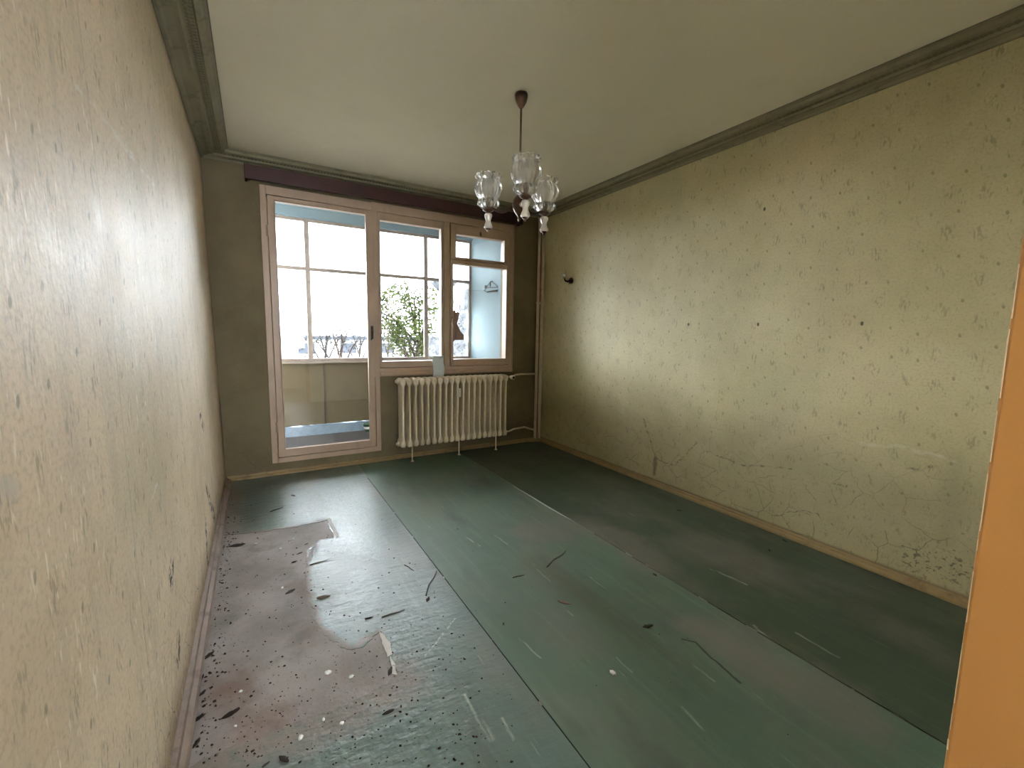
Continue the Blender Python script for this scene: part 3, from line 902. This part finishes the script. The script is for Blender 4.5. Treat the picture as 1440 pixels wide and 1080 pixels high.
# ------------------------------------------------------------------ radiator
rad = empty('radiator', (1.96, -0.14, 0.0))
tag(rad, 'cream ribbed column radiator under the window', 'radiator')
RX0, RP, RN = 1.42, 0.0615, 19
ZB, ZT = 0.150, 0.815
def section_mesh():
    m_ = MB()
    # closed rounded blade: outline in the x-y plane, swelling into the headers
    def ring(hx, hy, z_):
        o_ = []
        for k in range(16):
            an = 2 * math.pi * k / 16
            c, s_ = math.cos(an), math.sin(an)
            o_.append((hx * math.copysign(abs(c) ** 0.5, c), hy * math.copysign(abs(s_) ** 0.35, s_), z_))
        return o_
    zs = [(0.010, 0.045, ZB), (0.022, 0.070, ZB + 0.008), (0.027, 0.078, ZB + 0.025), (0.027, 0.078, ZB + 0.050), (0.020, 0.077, ZB + 0.062), (0.0125, 0.076, ZB + 0.078),
          (0.0125, 0.076, ZT - 0.078), (0.020, 0.077, ZT - 0.062), (0.0285, 0.079, ZT - 0.048), (0.0285, 0.079, ZT - 0.022), (0.022, 0.072, ZT - 0.006), (0.010, 0.050, ZT)]
    vs_, fs_ = [], []
    for hx, hy, z_ in zs:
        vs_ += ring(hx, hy, z_)
    for j in range(len(zs) - 1):
        for k in range(16):
            k2 = (k + 1) % 16
            fs_.append((j * 16 + k, j * 16 + k2, j * 16 + 16 + k2, j * 16 + 16 + k))
    m_.add(vs_, fs_, True)
    m_.add(vs_[:16], [tuple(reversed(range(16)))])
    m_.add(vs_[-16:], [tuple(range(16))])
    for zc in (ZT - 0.035, ZB + 0.037):
        m_.lathe([(0.0, -0.0306), (0.02, -0.0306), (0.02, 0.0306), (0.0, 0.0306)], (0, 0.0, zc), 12, axis='x')
    return m_.mesh('section')
sm_ = section_mesh()
sm_.materials.append(M['rad'])
for i in range(RN):
    o = link('section', sm_, None, rad)
    o.location = (RX0 + RP * i - 1.96, 0.0, 0.0)
for zc in (ZT - 0.03, ZB + 0.03):
    mb = MB().lathe([(0.0, -0.055), (0.014, -0.055), (0.016, -0.043), (0.026, -0.040), (0.026, -0.0305), (0.0, -0.0305)], (RX0 - 1.96, 0.0, zc), 12, axis='x')
    mb.build('end_plug', M['rad'], rad)
mb = MB().box(-0.0135, 0.0135, -0.099, -0.081, 0.612, 0.70)
mb.box(-0.011, 0.011, -0.1015, -0.0991, 0.655, 0.69)
o = mb.build('heat_meter', M['white_plastic'], rad, (0.5 * RP - 0.01, 0, 0), 0.003)
o['label'] = 'small pale heat meter clipped to the radiator'
for i in (1.5, 9.5, 16.5):
    MB().tube([(RX0 + RP * i - 1.96, -0.03, ZB + 0.01), (RX0 + RP * i - 1.96, -0.03, 0.004)], 0.007, 8).tube(
        [(RX0 + RP * i - 1.96, -0.03, 0.008), (RX0 + RP * i - 1.96, -0.03, 0.0005)], 0.016, 10).build('foot', M['rad'], rad)
# valve and branch pipes towards the risers
XE = RX0 + RP * (RN - 1)
mb = MB().tube([(XE + 0.03 - 1.96, 0, ZT - 0.03), (2.655 - 1.96, 0.0, ZT - 0.03), (2.72 - 1.96, 0.06, ZT - 0.02), (2.80 - 1.96, 0.085, ZT - 0.015), (3.0 - 1.96, 0.085, ZT - 0.02)], 0.0105, 10)
mb.build('branch_pipe', M['pipe'], rad)
mb = MB().tube([(XE + 0.03 - 1.96, 0, ZB + 0.03), (2.62 - 1.96, 0.0, ZB + 0.03), (2.70 - 1.96, 0.05, ZB + 0.035), (2.86 - 1.96, 0.07, ZB + 0.04), (2.94 - 1.96, 0.07, ZB + 0.01), (3.0 - 1.96, 0.075, ZB - 0.005)], 0.0105, 10)
mb.build('branch_pipe', M['pipe'], rad)
mb = MB().lathe([(0.0, 0.0), (0.022, 0.0), (0.024, -0.01), (0.024, -0.038), (0.020, -0.045), (0.013, -0.046)], (2.628 - 1.96, -0.014, ZT - 0.035), 16, axis='y')
o = mb.build('thermostat_valve', M['white_plastic'], rad)
o['label'] = 'white radiator valve'
MB().lathe([(0.0, -0.044), (0.0145, -0.044), (0.0145, -0.0475), (0.0, -0.0475)], (2.628 - 1.96, -0.014, ZT - 0.035), 14, axis='y').build('valve_bore', M['black'], o)

# risers in the corner
for i, (x_, lab) in enumerate(((3.018, 'pale brown heating riser pipe standing nearer the radiator'), (3.074, 'pale brown heating riser pipe standing nearer the right wall'))):
    r_ = empty('heating_pipe', (x_, -0.055, 0))
    tag(r_, lab, 'pipe', 'heating risers in the corner')
    MB().tube([(0, 0, 0.001), (0, 0, 2.527)], 0.0165 if i == 0 else 0.0185, 14).build('pipe', M['pipe'], r_)
    MB().lathe([(0.0175, 0.0), (0.024, 0.0), (0.024, 0.02), (0.0175, 0.02)], (0, 0, 1.59), 14).build('collar', M['pipe'], r_)
    if i:
        MB().box(-0.006, 0.025, 0.0, 0.0545, 1.592, 1.606).build('wall_clip', M['pipe'], r_)
bx = empty('pipe_cover', (3.03, -0.05, 0))
tag(bx, 'low brown painted board boxing the foot of the heating pipes', 'pipe cover')
mb = MB()
mb.add([(-0.13, 0.015, 0.0005), (0.035, -0.045, 0.0005), (0.035, -0.033, 0.0005), (-0.13, 0.017, 0.0005), (-0.13, 0.015, 0.04), (0.035, -0.045, 0.04), (0.035, -0.033, 0.04), (-0.13, 0.017, 0.04)],
       [(0, 3, 2, 1), (4, 5, 6, 7), (0, 1, 5, 4), (1, 2, 6, 5), (2, 3, 7, 6), (3, 0, 4, 7)])
mb.build('front_board', M['skirt'], bx, None, 0.003)

# ------------------------------------------------------------------ chandelier
CX, CY = 1.605, -1.935
ch = empty('chandelier', (CX, CY, 1.9))
tag(ch, 'three-arm bronze chandelier with ribbed clear glass shades hanging from the ceiling', 'chandelier')
def c_(mb_, name, mat, par=ch):
    return mb_.build(name, mat, par)
c_(MB().lathe([(0.0, 0.6995), (0.034, 0.6995), (0.037, 0.69), (0.036, 0.675), (0.029, 0.652), (0.018, 0.632), (0.010, 0.622), (0.0, 0.622)], n=28), 'canopy', M['bronze'])
c_(MB().tube([(0, 0, 0.10), (0, 0, 0.625)], 0.0062, 12), 'rod', M['bronze'])
c_(MB().lathe([(0.0, 0.0), (0.005, 0.002), (0.009, 0.012), (0.006, 0.022), (0.010, 0.032), (0.026, 0.052), (0.038, 0.078), (0.042, 0.10), (0.036, 0.124), (0.022, 0.142), (0.013, 0.156), (0.011, 0.18), (0.016, 0.19), (0.008, 0.205), (0.0, 0.205)], n=28), 'hub', M['bronze'])
SH = [(0.020, -0.098), (0.040, -0.094), (0.056, -0.083), (0.063, -0.070), (0.060, -0.060), (0.052, -0.053), (0.053, -0.044), (0.064, -0.028), (0.074, -0.010), (0.079, 0.010), (0.077, 0.030), (0.068, 0.048), (0.060, 0.058), (0.062, 0.067), (0.070, 0.076), (0.072, 0.086), (0.068, 0.093)]
def shade_mesh():
    m_ = MB()
    nn = 96
    def rib(an, j):
        z_ = SH[j][1] if j < len(SH) else SH[2 * len(SH) - 1 - j][1]
        if z_ > 0.064:
            return 0.12 * math.cos(12 * an)
        if z_ < -0.055:
            return 0.10 * math.cos(12 * an)
        return 0.14 * abs(math.cos(8 * an)) - 0.07
    outer = SH
    inner = [(max(0.011, r * 0.86 - 0.003), z_) for r, z_ in SH]
    m_.lathe(outer + inner[::-1] + [SH[0]], n=nn, rib=lambda an, j: 0.0 if len(SH) <= j < 2 * len(SH) else rib(an, j % (2 * len(SH))))
    return m_.mesh('shade')
shm = shade_mesh()
shm.materials.append(M['shade'])
drop = MB().lathe([(0.0, 0.042), (0.019, 0.042), (0.024, 0.034), (0.023, 0.024), (0.015, 0.006), (0.015, -0.006), (0.023, -0.024), (0.026, -0.036), (0.020, -0.044), (0.0, -0.044)], n=24, rib=lambda an, j: 0.06 * math.cos(8 * an)).mesh('glass_drop')
drop.materials.append(M['porcelain'])
RA = 0.198
for deg in (8, 128, 248):
    an = math.radians(deg)
    dx, dy = math.cos(an), math.sin(an)
    path = []
    for f in [k / 10 for k in range(11)]:
        r_ = 0.03 + (RA - 0.03) * f
        path.append((dx * r_, dy * r_, 0.095 - 0.03 * math.sin(math.pi * min(1, f * 1.15)) + 0.0 * f))
    path[-1] = (dx * RA, dy * RA, 0.088)
    arm = c_(MB().tube(path, [0.009 - 0.002 * k / 10 for k in range(11)], 10), 'arm', M['bronze'])
    px_, py_ = dx * RA, dy * RA
    MB().lathe([(0.0, 0.066), (0.013, 0.066), (0.016, 0.072), (0.030, 0.078), (0.034, 0.083), (0.028, 0.0875), (0.018, 0.091), (0.0165, 0.098), (0.021, 0.102), (0.022, 0.13), (0.019, 0.148), (0.008, 0.15), (0.0, 0.15)], (px_, py_, 0), 20).build('lamp_holder', M['bronze'], arm)
    o = link('shade', shm, None, arm, (px_, py_, 0.19))
    o['label'] = 'clear ribbed glass tulip shade with ruffled rim'
    o = link('glass_drop', drop, None, arm, (px_, py_, 0.020))
    o['label'] = 'pale glass drop below the shade'
    MB().lathe([(0.0, -0.047), (0.004, -0.046), (0.007, -0.040), (0.005, -0.034), (0.017, -0.030), (0.017, -0.0245), (0.0, -0.0245)], (px_, py_, 0), 14).build('finial', M['bronze'], arm)

# ------------------------------------------------------------------ wall sconce on the right wall
SY, SZ = -0.545, 1.805
sc_ = empty('wall_sconce', (W, SY, SZ))
tag(sc_, 'small bare wall lamp bracket with chrome socket on the right wall', 'wall lamp')
MB().lathe([(0.0, -0.0005), (0.030, -0.0005), (0.034, -0.006), (0.028, -0.018), (0.012, -0.026), (0.0, -0.026)], (0, 0, 0), 20, axis='x').build('wall_plate', M['bronze'], sc_)
MB().tube([(-0.02, 0, 0), (-0.05, 0.0, -0.012), (-0.08, 0.0, -0.008), (-0.094, 0.0, 0.018)], 0.008, 10).build('arm', M['iron'], sc_)
MB().lathe([(0.0, 0.0), (0.012, 0.0), (0.019, 0.006), (0.0195, 0.07), (0.017, 0.072), (0.0165, 0.012), (0.0, 0.012)], (-0.094, 0, 0.016), 18).build('socket', M['chrome'], sc_)
MB().tube([(-0.012, 0, -0.028), (-0.03, 0, -0.036), (-0.034, 0, -0.03)], 0.006, 8).build('switch', M['chrome'], sc_)

# ------------------------------------------------------------------ balcony
BX0, BX1 = -0.75, 2.745
structure(MB().box(BX0 - 0.1, BX1 + 0.15, 0.2, 1.35, -0.12, BZ).build('balcony_floor', M['balc_floor']), 'grey screed floor of the balcony', 'floor')
# the outer wall's face and the ends of the balcony, painted pale blue
structure(MB().box(BX1, BX1 + 0.15, 0.2, 1.35, BZ, H).build('wall_balcony_right', M['blue_wall']), 'pale blue end wall of the balcony', 'wall')
structure(MB().box(BX0 - 0.15, BX0, 0.2, 1.35, BZ, H).build('wall_balcony_left', M['blue_wall']), 'pale blue end wall of the balcony beyond the door', 'wall')
structure(MB().box(BX0, BX1, 0.2001, 1.35, 2.545, H - 0.0005).build('ceiling_balcony', M['blue_wall']), 'pale blue balcony ceiling', 'ceiling')
structure(MB().box(BX0, BX1, BY - 0.01, BY + 0.12, 2.445, 2.5445).build('trim_4', M['blue_wall']), 'pale blue beam over the balcony glazing', 'beam')
# peeling kerb
n = 60
top = [(BX0 + (BX1 - BX0) * i / n, 0.178 + random.uniform(-0.008, 0.006)) for i in range(n + 1)]
structure(MB().prism_y([(BX0, BZ)] + top + [(BX1, BZ)], BY, BY + 0.1).build('baseboard_balcony', M['kerb']), 'kerb of peeling blue-white paint along the balcony floor', 'kerb')
# parapet panels
pp = structure(empty('balcony_parapet', (1.0, BY + 0.06, 0.178)), 'tan sheet parapet below the balcony glazing', 'parapet')
edges = [BX0 + 0.002, -0.42, 0.244, 0.908, 1.572, 2.236, BX1 - 0.002]
for a, b in zip(edges[:-1], edges[1:]):
    child(MB().box(a + 0.004, b - 0.004, BY + 0.035, BY + 0.05, 0.19, 0.884), 'panel', M['tan_panel'], pp)
for x_ in edges[1:-1]:
    child(MB().box(x_ - 0.008, x_ + 0.008, BY + 0.026, BY + 0.0345, 0.182, 0.884), 'post', M['panel_seam'], pp)
child(MB().box(BX0, BX1, BY + 0.0505, BY + 0.07, 0.18, 0.884), 'backing', M['tan_panel'], pp)
child(MB().box(BX0, BX1, BY - 0.02, BY + 0.11, 0.885, 0.905), 'sill', M['balc_frame'], pp, 0.003)

# outer glazing
w2 = structure(empty('window_2', (1.0, BY + 0.05, 0.905)), 'outer balcony glazing of narrow bars', 'window')
GY0, GY1 = BY + 0.03, BY + 0.065
bars = [-0.56, 0.108, 0.78, 1.452, 2.124]
child(MB().box(BX0, BX1, GY0, GY1, 0.9055, 0.938), 'bottom_rail', M['balc_frame'], w2)
child(MB().box(BX0, BX1, GY0, GY1, 2.415, 2.4445), 'top_rail', M['balc_frame'], w2)
for x_ in bars:
    child(MB().box(x_ - 0.024, x_ + 0.024, GY0, GY1, 0.9385, 2.4145), 'upright_bar', M['balc_frame'], w2)
child(MB().box(BX1 - 0.03, BX1 - 0.0005, GY0, GY1, 0.9385, 2.4145), 'upright_bar', M['balc_frame'], w2)
xs = [BX0] + bars + [BX1 - 0.03]
for a, b in zip(xs[:-1], xs[1:]):
    a2 = a + (0.0245 if a != BX0 else 0.0)
    b2 = b - (0.0245 if b != BX1 - 0.03 else 0.0005)
    child(MB().box(a2, b2, GY0 + 0.002, GY1 - 0.002, 1.898, 1.936), 'cross_bar', M['balc_frame'], w2)
    yg = GY0 + 0.016
    child(MB().box(a2, b2, yg, yg + 0.004, 1.9365, 2.4145), 'glass_pane', M['glass_out'], w2)
    if a != 2.124:
        child(MB().box(a2, b2, yg, yg + 0.004, 0.9385, 1.8975), 'glass_pane', M['glass_out'], w2)
# the broken pane by the blue wall: ragged sides of dirty glass around a hole
def gw(u, v):
    p = px(u, v, 1, GY0 + 0.016)
    return (p.x, p.z)
a2, b2 = 2.1485, BX1 - 0.0305
pts = [(a2, 1.8975)] + [gw(u, v) for u, v in ((637, 431), (645, 428), (646.5, 440), (643, 455), (648, 466), (654, 473), (652, 478), (640, 478))] + [(2.33, 0.9385), (b2, 0.9385), (b2, 1.8975)]
pts[1] = (pts[1][0], pts[1][1])
o = child(MB().prism_y(pts, GY0 + 0.016, GY0 + 0.020), 'glass_pane', M['glass_frost'], w2)
o['label'] = 'dirty pane broken along one side'
pts = [(a2, 0.9385), (2.30, 0.9385)] + [gw(u, v) for u, v in ((625, 483), (612, 468), (606, 472))]
pts[-1] = (a2, pts[-1][1])
o = child(MB().prism_y(pts, GY0 + 0.016, GY0 + 0.020), 'glass_pane', M['glass_frost'], w2)
o['label'] = 'dirty remnant of the broken pane'

# clothes line and its bracket on the blue wall
kb = empty('clothesline_bracket', (BX1, 0.53, 1.76))
tag(kb, 'dark folding clothesline bracket on the pale blue balcony wall', 'bracket')
mb = MB()
mb.tube([(-0.012, 0.2, 0.02), (-0.02, 0.1, -0.01), (-0.02, -0.16, -0.02)], 0.006, 6)
mb.tube([(-0.012, 0.2, 0.02), (-0.02, 0.1, 0.045), (-0.02, -0.16, 0.03)], 0.006, 6)
mb.build('rail', M['iron'], kb)
mb = MB()
mb.tube([(-0.02, 0.12, 0.05), (-0.02, 0.0, 0.115), (-0.02, -0.16, 0.04)], 0.005, 6)
mb.tube([(-0.001, 0.0, 0.115), (-0.03, 0.0, 0.10), (-0.03, 0.0, 0.05)], 0.008, 6)
mb.build('brace', M['iron'], kb)
mb = MB()
for k in range(7):
    y_ = -0.14 + k * 0.035
    mb.tube([(-0.001, y_, 0.0), (-0.03, y_ + 0.008, -0.012)], 0.007, 6)
mb.build('peg', M['iron'], kb)
MB().lathe([(0.0, -0.001), (0.02, -0.001), (0.02, -0.02), (0.0, -0.02)], (0, 0.16, 0.06), 10, axis='x').build('pulley', M['iron'], kb)
o = MB().tube([(BX1 - 0.02, 0.74, 1.775), (2.2, 0.80, 1.755), (1.2, 0.86, 1.745), (0.0, 0.93, 1.765), (BX0 + 0.001, 0.98, 1.79)], 0.0022, 6).build('clothesline', M['wire'])
tag(o, 'thin grey clothesline strung across the balcony', 'line')

# plastic pot left on the balcony floor
p0 = fl(511, 604, BZ)
pt = empty('plastic_pot', (p0[0] + 0.02, 1.02, BZ))
tag(pt, 'small green and white plastic pot on the balcony floor by the kerb', 'pot')
MB().lathe([(0.0, 0.0005), (0.033, 0.0005), (0.045, 0.085), (0.048, 0.085), (0.048, 0.095), (0.043, 0.095), (0.031, 0.006), (0.0, 0.006)], n=18).build('body', M['bag_green'], pt)
MB().lathe([(0.0375, 0.03), (0.0385, 0.03), (0.0425, 0.06), (0.0415, 0.06)], n=18).build('band', M['white_plastic'], pt)
mb = MB()
for k in range(5):
    an = k * 1.3
    mb.tube([(0, 0, 0.01), (0.02 * math.cos(an), 0.02 * math.sin(an), 0.08), (0.05 * math.cos(an), 0.05 * math.sin(an), 0.115)], [0.003, 0.004, 0.001], 5)
mb.build('dry_stems', M['leaf_brown'], pt)

# ------------------------------------------------------------------ outdoors
structure(MB().box(-120, 160, 1.8, 220, -4.2, -4.0).build('ground', M['ground']), 'pale yard far below the balcony', 'ground')

def tree(name, base, top, crown, nleaf, lsize, label, mat, boughs, group=None):
    r_ = empty(name, base)
    tag(r_, label, 'tree', group)
    rnd = random.Random(hash(label) % 1000 if False else len(label) * 13)
    m_ = MB()
    H_ = top - base[2]
    pts_ = [(0.0, 0, 0), (0.05, 0.05, H_ * 0.35), (-0.06, 0.02, H_ * 0.6), (0.08, 0.0, H_ * 0.85), (0.1, 0.05, H_)]
    m_.tube(pts_, [0.10, 0.08, 0.06, 0.035, 0.008], 8)
    tips = []
    for (x_, y_, z0, z1) in boughs:
        a = Vector((0, 0, z0 - base[2]))
        b = Vector((x_, y_, z1 - base[2]))
        mid = a.lerp(b, 0.5) + Vector((0, 0, 0.15))
        m_.tube([a, mid, b], [0.035, 0.022, 0.006], 6)
        for k in range(5):
            f = rnd.uniform(0.3, 1)
            st = a.lerp(b, f)
            en = st + Vector((rnd.uniform(-.4, .4), rnd.uniform(-.3, .3), rnd.uniform(-.1, .4)))
            m_.tube([st, en], [0.010, 0.003], 5)
            tips.append((st, en))
    m_.build('trunk', M['bark'], r_)
    lf = MB()
    for k in range(nleaf):
        st, en = rnd.choice(tips)
        p_ = st.lerp(en, rnd.uniform(0.1, 1.15)) + Vector((rnd.gauss(0, crown), rnd.gauss(0, crown), rnd.gauss(0, crown)))
        d1_ = Vector((rnd.gauss(0, 1), rnd.gauss(0, 1), rnd.gauss(0, .6))).normalized() * lsize * rnd.uniform(.6, 1.2)
        d2_ = d1_.cross(Vector((rnd.gauss(0, 1), rnd.gauss(0, 1), rnd.gauss(0, 1)))).normalized() * lsize * 0.3
        lf.add([p_ - d1_, p_ + d2_, p_ + d1_, p_ - d2_], [(0, 1, 2, 3)])
    tag(lf.build('foliage', mat, r_), kind='stuff')
    return r_
tp = px(585, 470, 1, 6.0)
tree('yard_tree', (tp.x, 6.0, -4.0), 2.0, 0.12, 3600, 0.07, 'green leafy tree in the yard outside the balcony', M['leaves'],
     [(-0.7, 0.0, 0.6, 1.95), (-1.0, 0.2, 1.0, 1.8), (0.3, -0.2, 0.7, 1.7), (-0.45, 0.4, 0.1, 1.1), (-0.75, -0.2, 0.3, 1.35), (0.05, 0.3, 1.2, 2.15), (0.45, 0.2, 0.0, 0.8), (-0.3, -0.3, 1.2, 2.1), (0.35, 0, 0.5, 1.2)])
# bare shrubs and saplings further out
for i, (u, y_, zt) in enumerate(((478, 12, 1.7), (457, 16, 1.7), (505, 19.5, 1.4), (545, 21, 1.3), (575, 15, 1.2), (652, 10, 2.6), (668, 14, 2.5))):
    b_ = px(u, 490, 1, y_)
    tree('bare_sapling', (b_.x, y_, -4.0), zt, 0.3, 220, 0.10, ('thin grey bare sapling far off, seen through the balcony door' if u < 520 else 'thin grey bare sapling far off behind the leafy tree' if u < 620 else 'taller grey bare sapling behind the broken dirty pane'), M['hedge'],
         [(-0.9, 0, zt - 2.2, zt - 0.6), (0.8, 0.2, zt - 2.0, zt - 0.5), (-0.4, 0.3, zt - 1.4, zt), (0.5, -0.2, zt - 1.2, zt - 0.1), (1.2, 0, zt - 2.6, zt - 1.5), (-1.3, 0, zt - 2.8, zt - 1.6)], 'bare saplings in the yard')
# timber screen of planks seen through the broken pane
sp = px(648, 470, 1, 3.2)
sc2 = empty('timber_post', (sp.x - 0.05, 3.2, -4.0))
tag(sc2, 'dark brown timber post seen through the broken pane', 'post')
for k in range(3):
    MB().box(-0.16 + k * 0.105, -0.06 + k * 0.105, -0.02, 0.02, 0.0, 5.65 - 0.03 * k).build('plank', M['plank'], sc2)
MB().box(-0.16, 0.15, 0.0201, 0.06, 4.2, 4.3).build('batten', M['plank'], sc2)
# low white-grey building across the yard
bd = empty('apartment_building', (20, 46, -4.0))
tag(bd, 'pale low apartment building across the yard', 'building')
MB().box(-30, 14, 0, 10, 0, 4.3).build('wall', M['facade'], bd)
MB().box(-30.4, 14.4, -0.4, 10.4, 4.3, 4.6).build('roof', M['facade_dark'], bd)
for k in range(10):
    for z_ in (0.8, 2.8):
        MB().box(-28.5 + k * 4.2, -26.9 + k * 4.2, -0.06, 0.0, z_, z_ + 1.1).build('window', M['facade_dark'], bd)

# ------------------------------------------------------------------ litter on the floor
def on_floor(u, v):
    x_, y_ = fl(u, v)
    return x_, y_
inbite_z = -0.0028
def ground_z(u, v):
    # height of what lies under that point: bare floor inside the torn area, else the sheet
    x_, y_ = fl(u, v)
    poly = bite
    c = False
    j = len(poly) - 1
    for i in range(len(poly)):
        xi, yi = poly[i]; xj, yj = poly[j]
        if (yi > y_) != (yj > y_) and x_ < (xj - xi) * (y_ - yi) / (yj - yi) + xi:
            c = not c
        j = i
    return -0.0019 if c else (0.0001 if x_ < 1.028 else 0.0001)

def where(u, v):
    x_, y_ = fl(u, v)
    if x_ < 0.09:
        return 'beside the left skirting'
    if ground_z(u, v) < -0.001:
        return 'on the bare brown patch of floor'
    if x_ < 1.028:
        return 'on the torn green floor sheet'
    return 'on the middle floor sheet' if x_ < 2.04 else 'on the dusty floor sheet along the right wall'

def dead_leaf(u, v, L, mat, label, group, wid=0.4):
    x_, y_ = on_floor(u, v)
    m_ = MB()
    n = 7
    vs_, fs_ = [], []
    cu = random.uniform(0.1, 0.3)
    for i in range(n):
        f = i / (n - 1)
        w_ = wid * L * math.sin(math.pi * min(1, 0.08 + f * 0.9)) * random.uniform(0.7, 1.1) * 0.5
        zc = cu * L * (f - 0.5) ** 2
        for k in (-1, 0, 1):
            vs_.append(((f - 0.5) * L, k * w_, zc + 0.001 + (0.25 * w_ if k else 0)))
    for i in range(n - 1):
        for k in range(2):
            a = 3 * i + k
            fs_.append((a, a + 1, a + 4, a + 3))
    m_.add(vs_, fs_, True)
    o_ = m_.build('dead_leaf', mat, None, (x_, y_, ground_z(u, v)))
    o_.rotation_euler[2] = random.uniform(0, 6.28)
    s_ = o_.modifiers.new('thickness', 'SOLIDIFY'); s_.thickness = 0.0012; s_.offset = 1
    return tag(o_, label, 'leaf', group)

def twig(a, b, r, label, group):
    p_, q_ = Vector((*fl(*a), 0)), Vector((*fl(*b), 0))
    z_ = max(ground_z(*a), ground_z(*b)) + r
    m_ = MB()
    d_ = q_ - p_
    nn = Vector((-d_.y, d_.x, 0)) * 0.04
    m_.tube([Vector((0, 0, 0)), d_ * 0.4 + nn, d_ * 0.75 - nn * 0.4, d_], [r, r, r * 0.8, r * 0.5], 6)
    o_ = m_.build('twig', M['twig'], None, (p_.x, p_.y, z_))
    return tag(o_, label, 'twig', group)

def chip(u, v, s_, label, group, mat=None):
    x_, y_ = on_floor(u, v)
    m_ = MB()
    bm = bmesh.new()
    bmesh.ops.create_icosphere(bm, subdivisions=1, radius=1)
    for v_ in bm.verts:
        k = random.uniform(0.7, 1.15)
        v_.co = Vector((v_.co.x * s_ * k, v_.co.y * s_ * 0.7 * k, max(0, v_.co.z * s_ * 0.5 * k + s_ * 0.3)))
    m_.v = [tuple(v_.co) for v_ in bm.verts]
    m_.f = [tuple(v_.index for v_ in f.verts) for f in bm.faces]
    m_.sm = [False] * len(m_.f)
    bm.free()
    o_ = m_.build('plaster_chip', mat or M['chip'], None, (x_, y_, ground_z(u, v)))
    o_.rotation_euler[2] = random.uniform(0, 6.28)
    return tag(o_, label, 'chip', group)

LG = 'dark leaf scraps scattered over the floor'
for (u, v, L) in ((412, 697, .05), (333, 767, .085), (421, 778, .035), (414, 790, .03), (408, 832, .05), (519, 870, .035), (550, 943, .05), (293, 922, .05), (324, 1004, .055), (546, 1002, .04), (399, 1068, .04), (602, 843, .04), (911, 881, .05), (921, 809, .035), (708, 878, .018), (1104, 761, .04), (955, 718, .04), (1082, 774, .03), (290, 835, .03), (282, 955, .04), (279, 1010, .04), (288, 880, .035), (284, 975, .03), (302, 800, .03), (276, 1045, .035), (431, 765, .025), (430, 805, .025)):
    dead_leaf(u, v, L, M['leaf_dead'], ('large ' if L > .08 else '') + 'dark curled leaf scrap ' + where(u, v), LG)
dead_leaf(794, 848, .065, M['leaf_brown'], 'pale brown dry leaf on the middle floor sheet', None, 0.45)
dead_leaf(455, 840, .06, M['leaf_brown'], 'rusty brown dry leaf at the rim of the torn sheet', None, 0.5)
TG = 'thin dark twigs on the floor'
for a, b in (((436, 795), (460, 788)), ((537, 869), (569, 858)), ((599, 838), (614, 803)), ((569, 795), (582, 803)), ((769, 798), (796, 775)), ((721, 813), (737, 809)), ((369, 1080), (379, 1072)), ((380, 720), (398, 714))):
    twig(a, b, 0.0028, 'thin dark twig ' + where(*a), TG)
CG = 'white plaster chips on the floor'
for (u, v, s_) in ((360, 765, .013), (394, 772, .012), (462, 946, .016), (494, 952, .013), (397, 827, .01), (412, 758, .01), (416, 748, .008), (423, 1038, .012), (455, 1013, .008), (481, 1018, .009), (339, 972, .008), (331, 1021, .007)):
    chip(u, v, s_, 'small white plaster chip ' + where(u, v), CG)
chip(862, 947, .014, 'white plaster chip lying alone on the middle floor sheet', None)
# crumbs nobody could count
rnd = random.Random(5)
m_ = MB()
def crumb(x_, y_, z_, s_):
    a = rnd.uniform(0, 6.28)
    q = []
    for k in range(4):
        an = a + k * math.pi / 2 + rnd.uniform(-.4, .4)
        rr = s_ * rnd.uniform(.5, 1.2)
        q.append((x_ + rr * math.cos(an), y_ + rr * math.sin(an), z_))
    q.append((x_, y_, z_ + s_ * 0.7))
    m_.add(q, [(0, 1, 4), (1, 2, 4), (2, 3, 4), (3, 0, 4), (3, 2, 1, 0)])
cnt = 0
while cnt < 620:
    u, v = rnd.uniform(265, 720), rnd.uniform(690, 1078)
    x_, y_ = fl(u, v)
    if x_ < 0.04 or x_ > 1.35 or (x_ > 1.0 and rnd.random() < 0.75) or rnd.random() < x_ * 0.55:
        continue
    crumb(x_, y_, ground_z(u, v), rnd.choice((.002, .0025, .003, .004, .006)))
    cnt += 1
for k in range(260):
    y_ = rnd.uniform(-3.5, -0.8)
    crumb(0.035 + abs(rnd.gauss(0, 0.03)), y_, -0.0019 if y_ < -1.6 else 0.0001, rnd.choice((.002, .003, .004, .007)))
for k in range(90):
    x_, y_ = rnd.uniform(1.1, 3.0), rnd.uniform(-3.7, -0.5)
    crumb(x_, y_, 0.0001, rnd.choice((.0015, .002, .003)))
tag(m_.build('floor_crumbs', M['leaf_dead']), 'dark crumbs and grit scattered over the floor', 'debris', None, 'stuff')
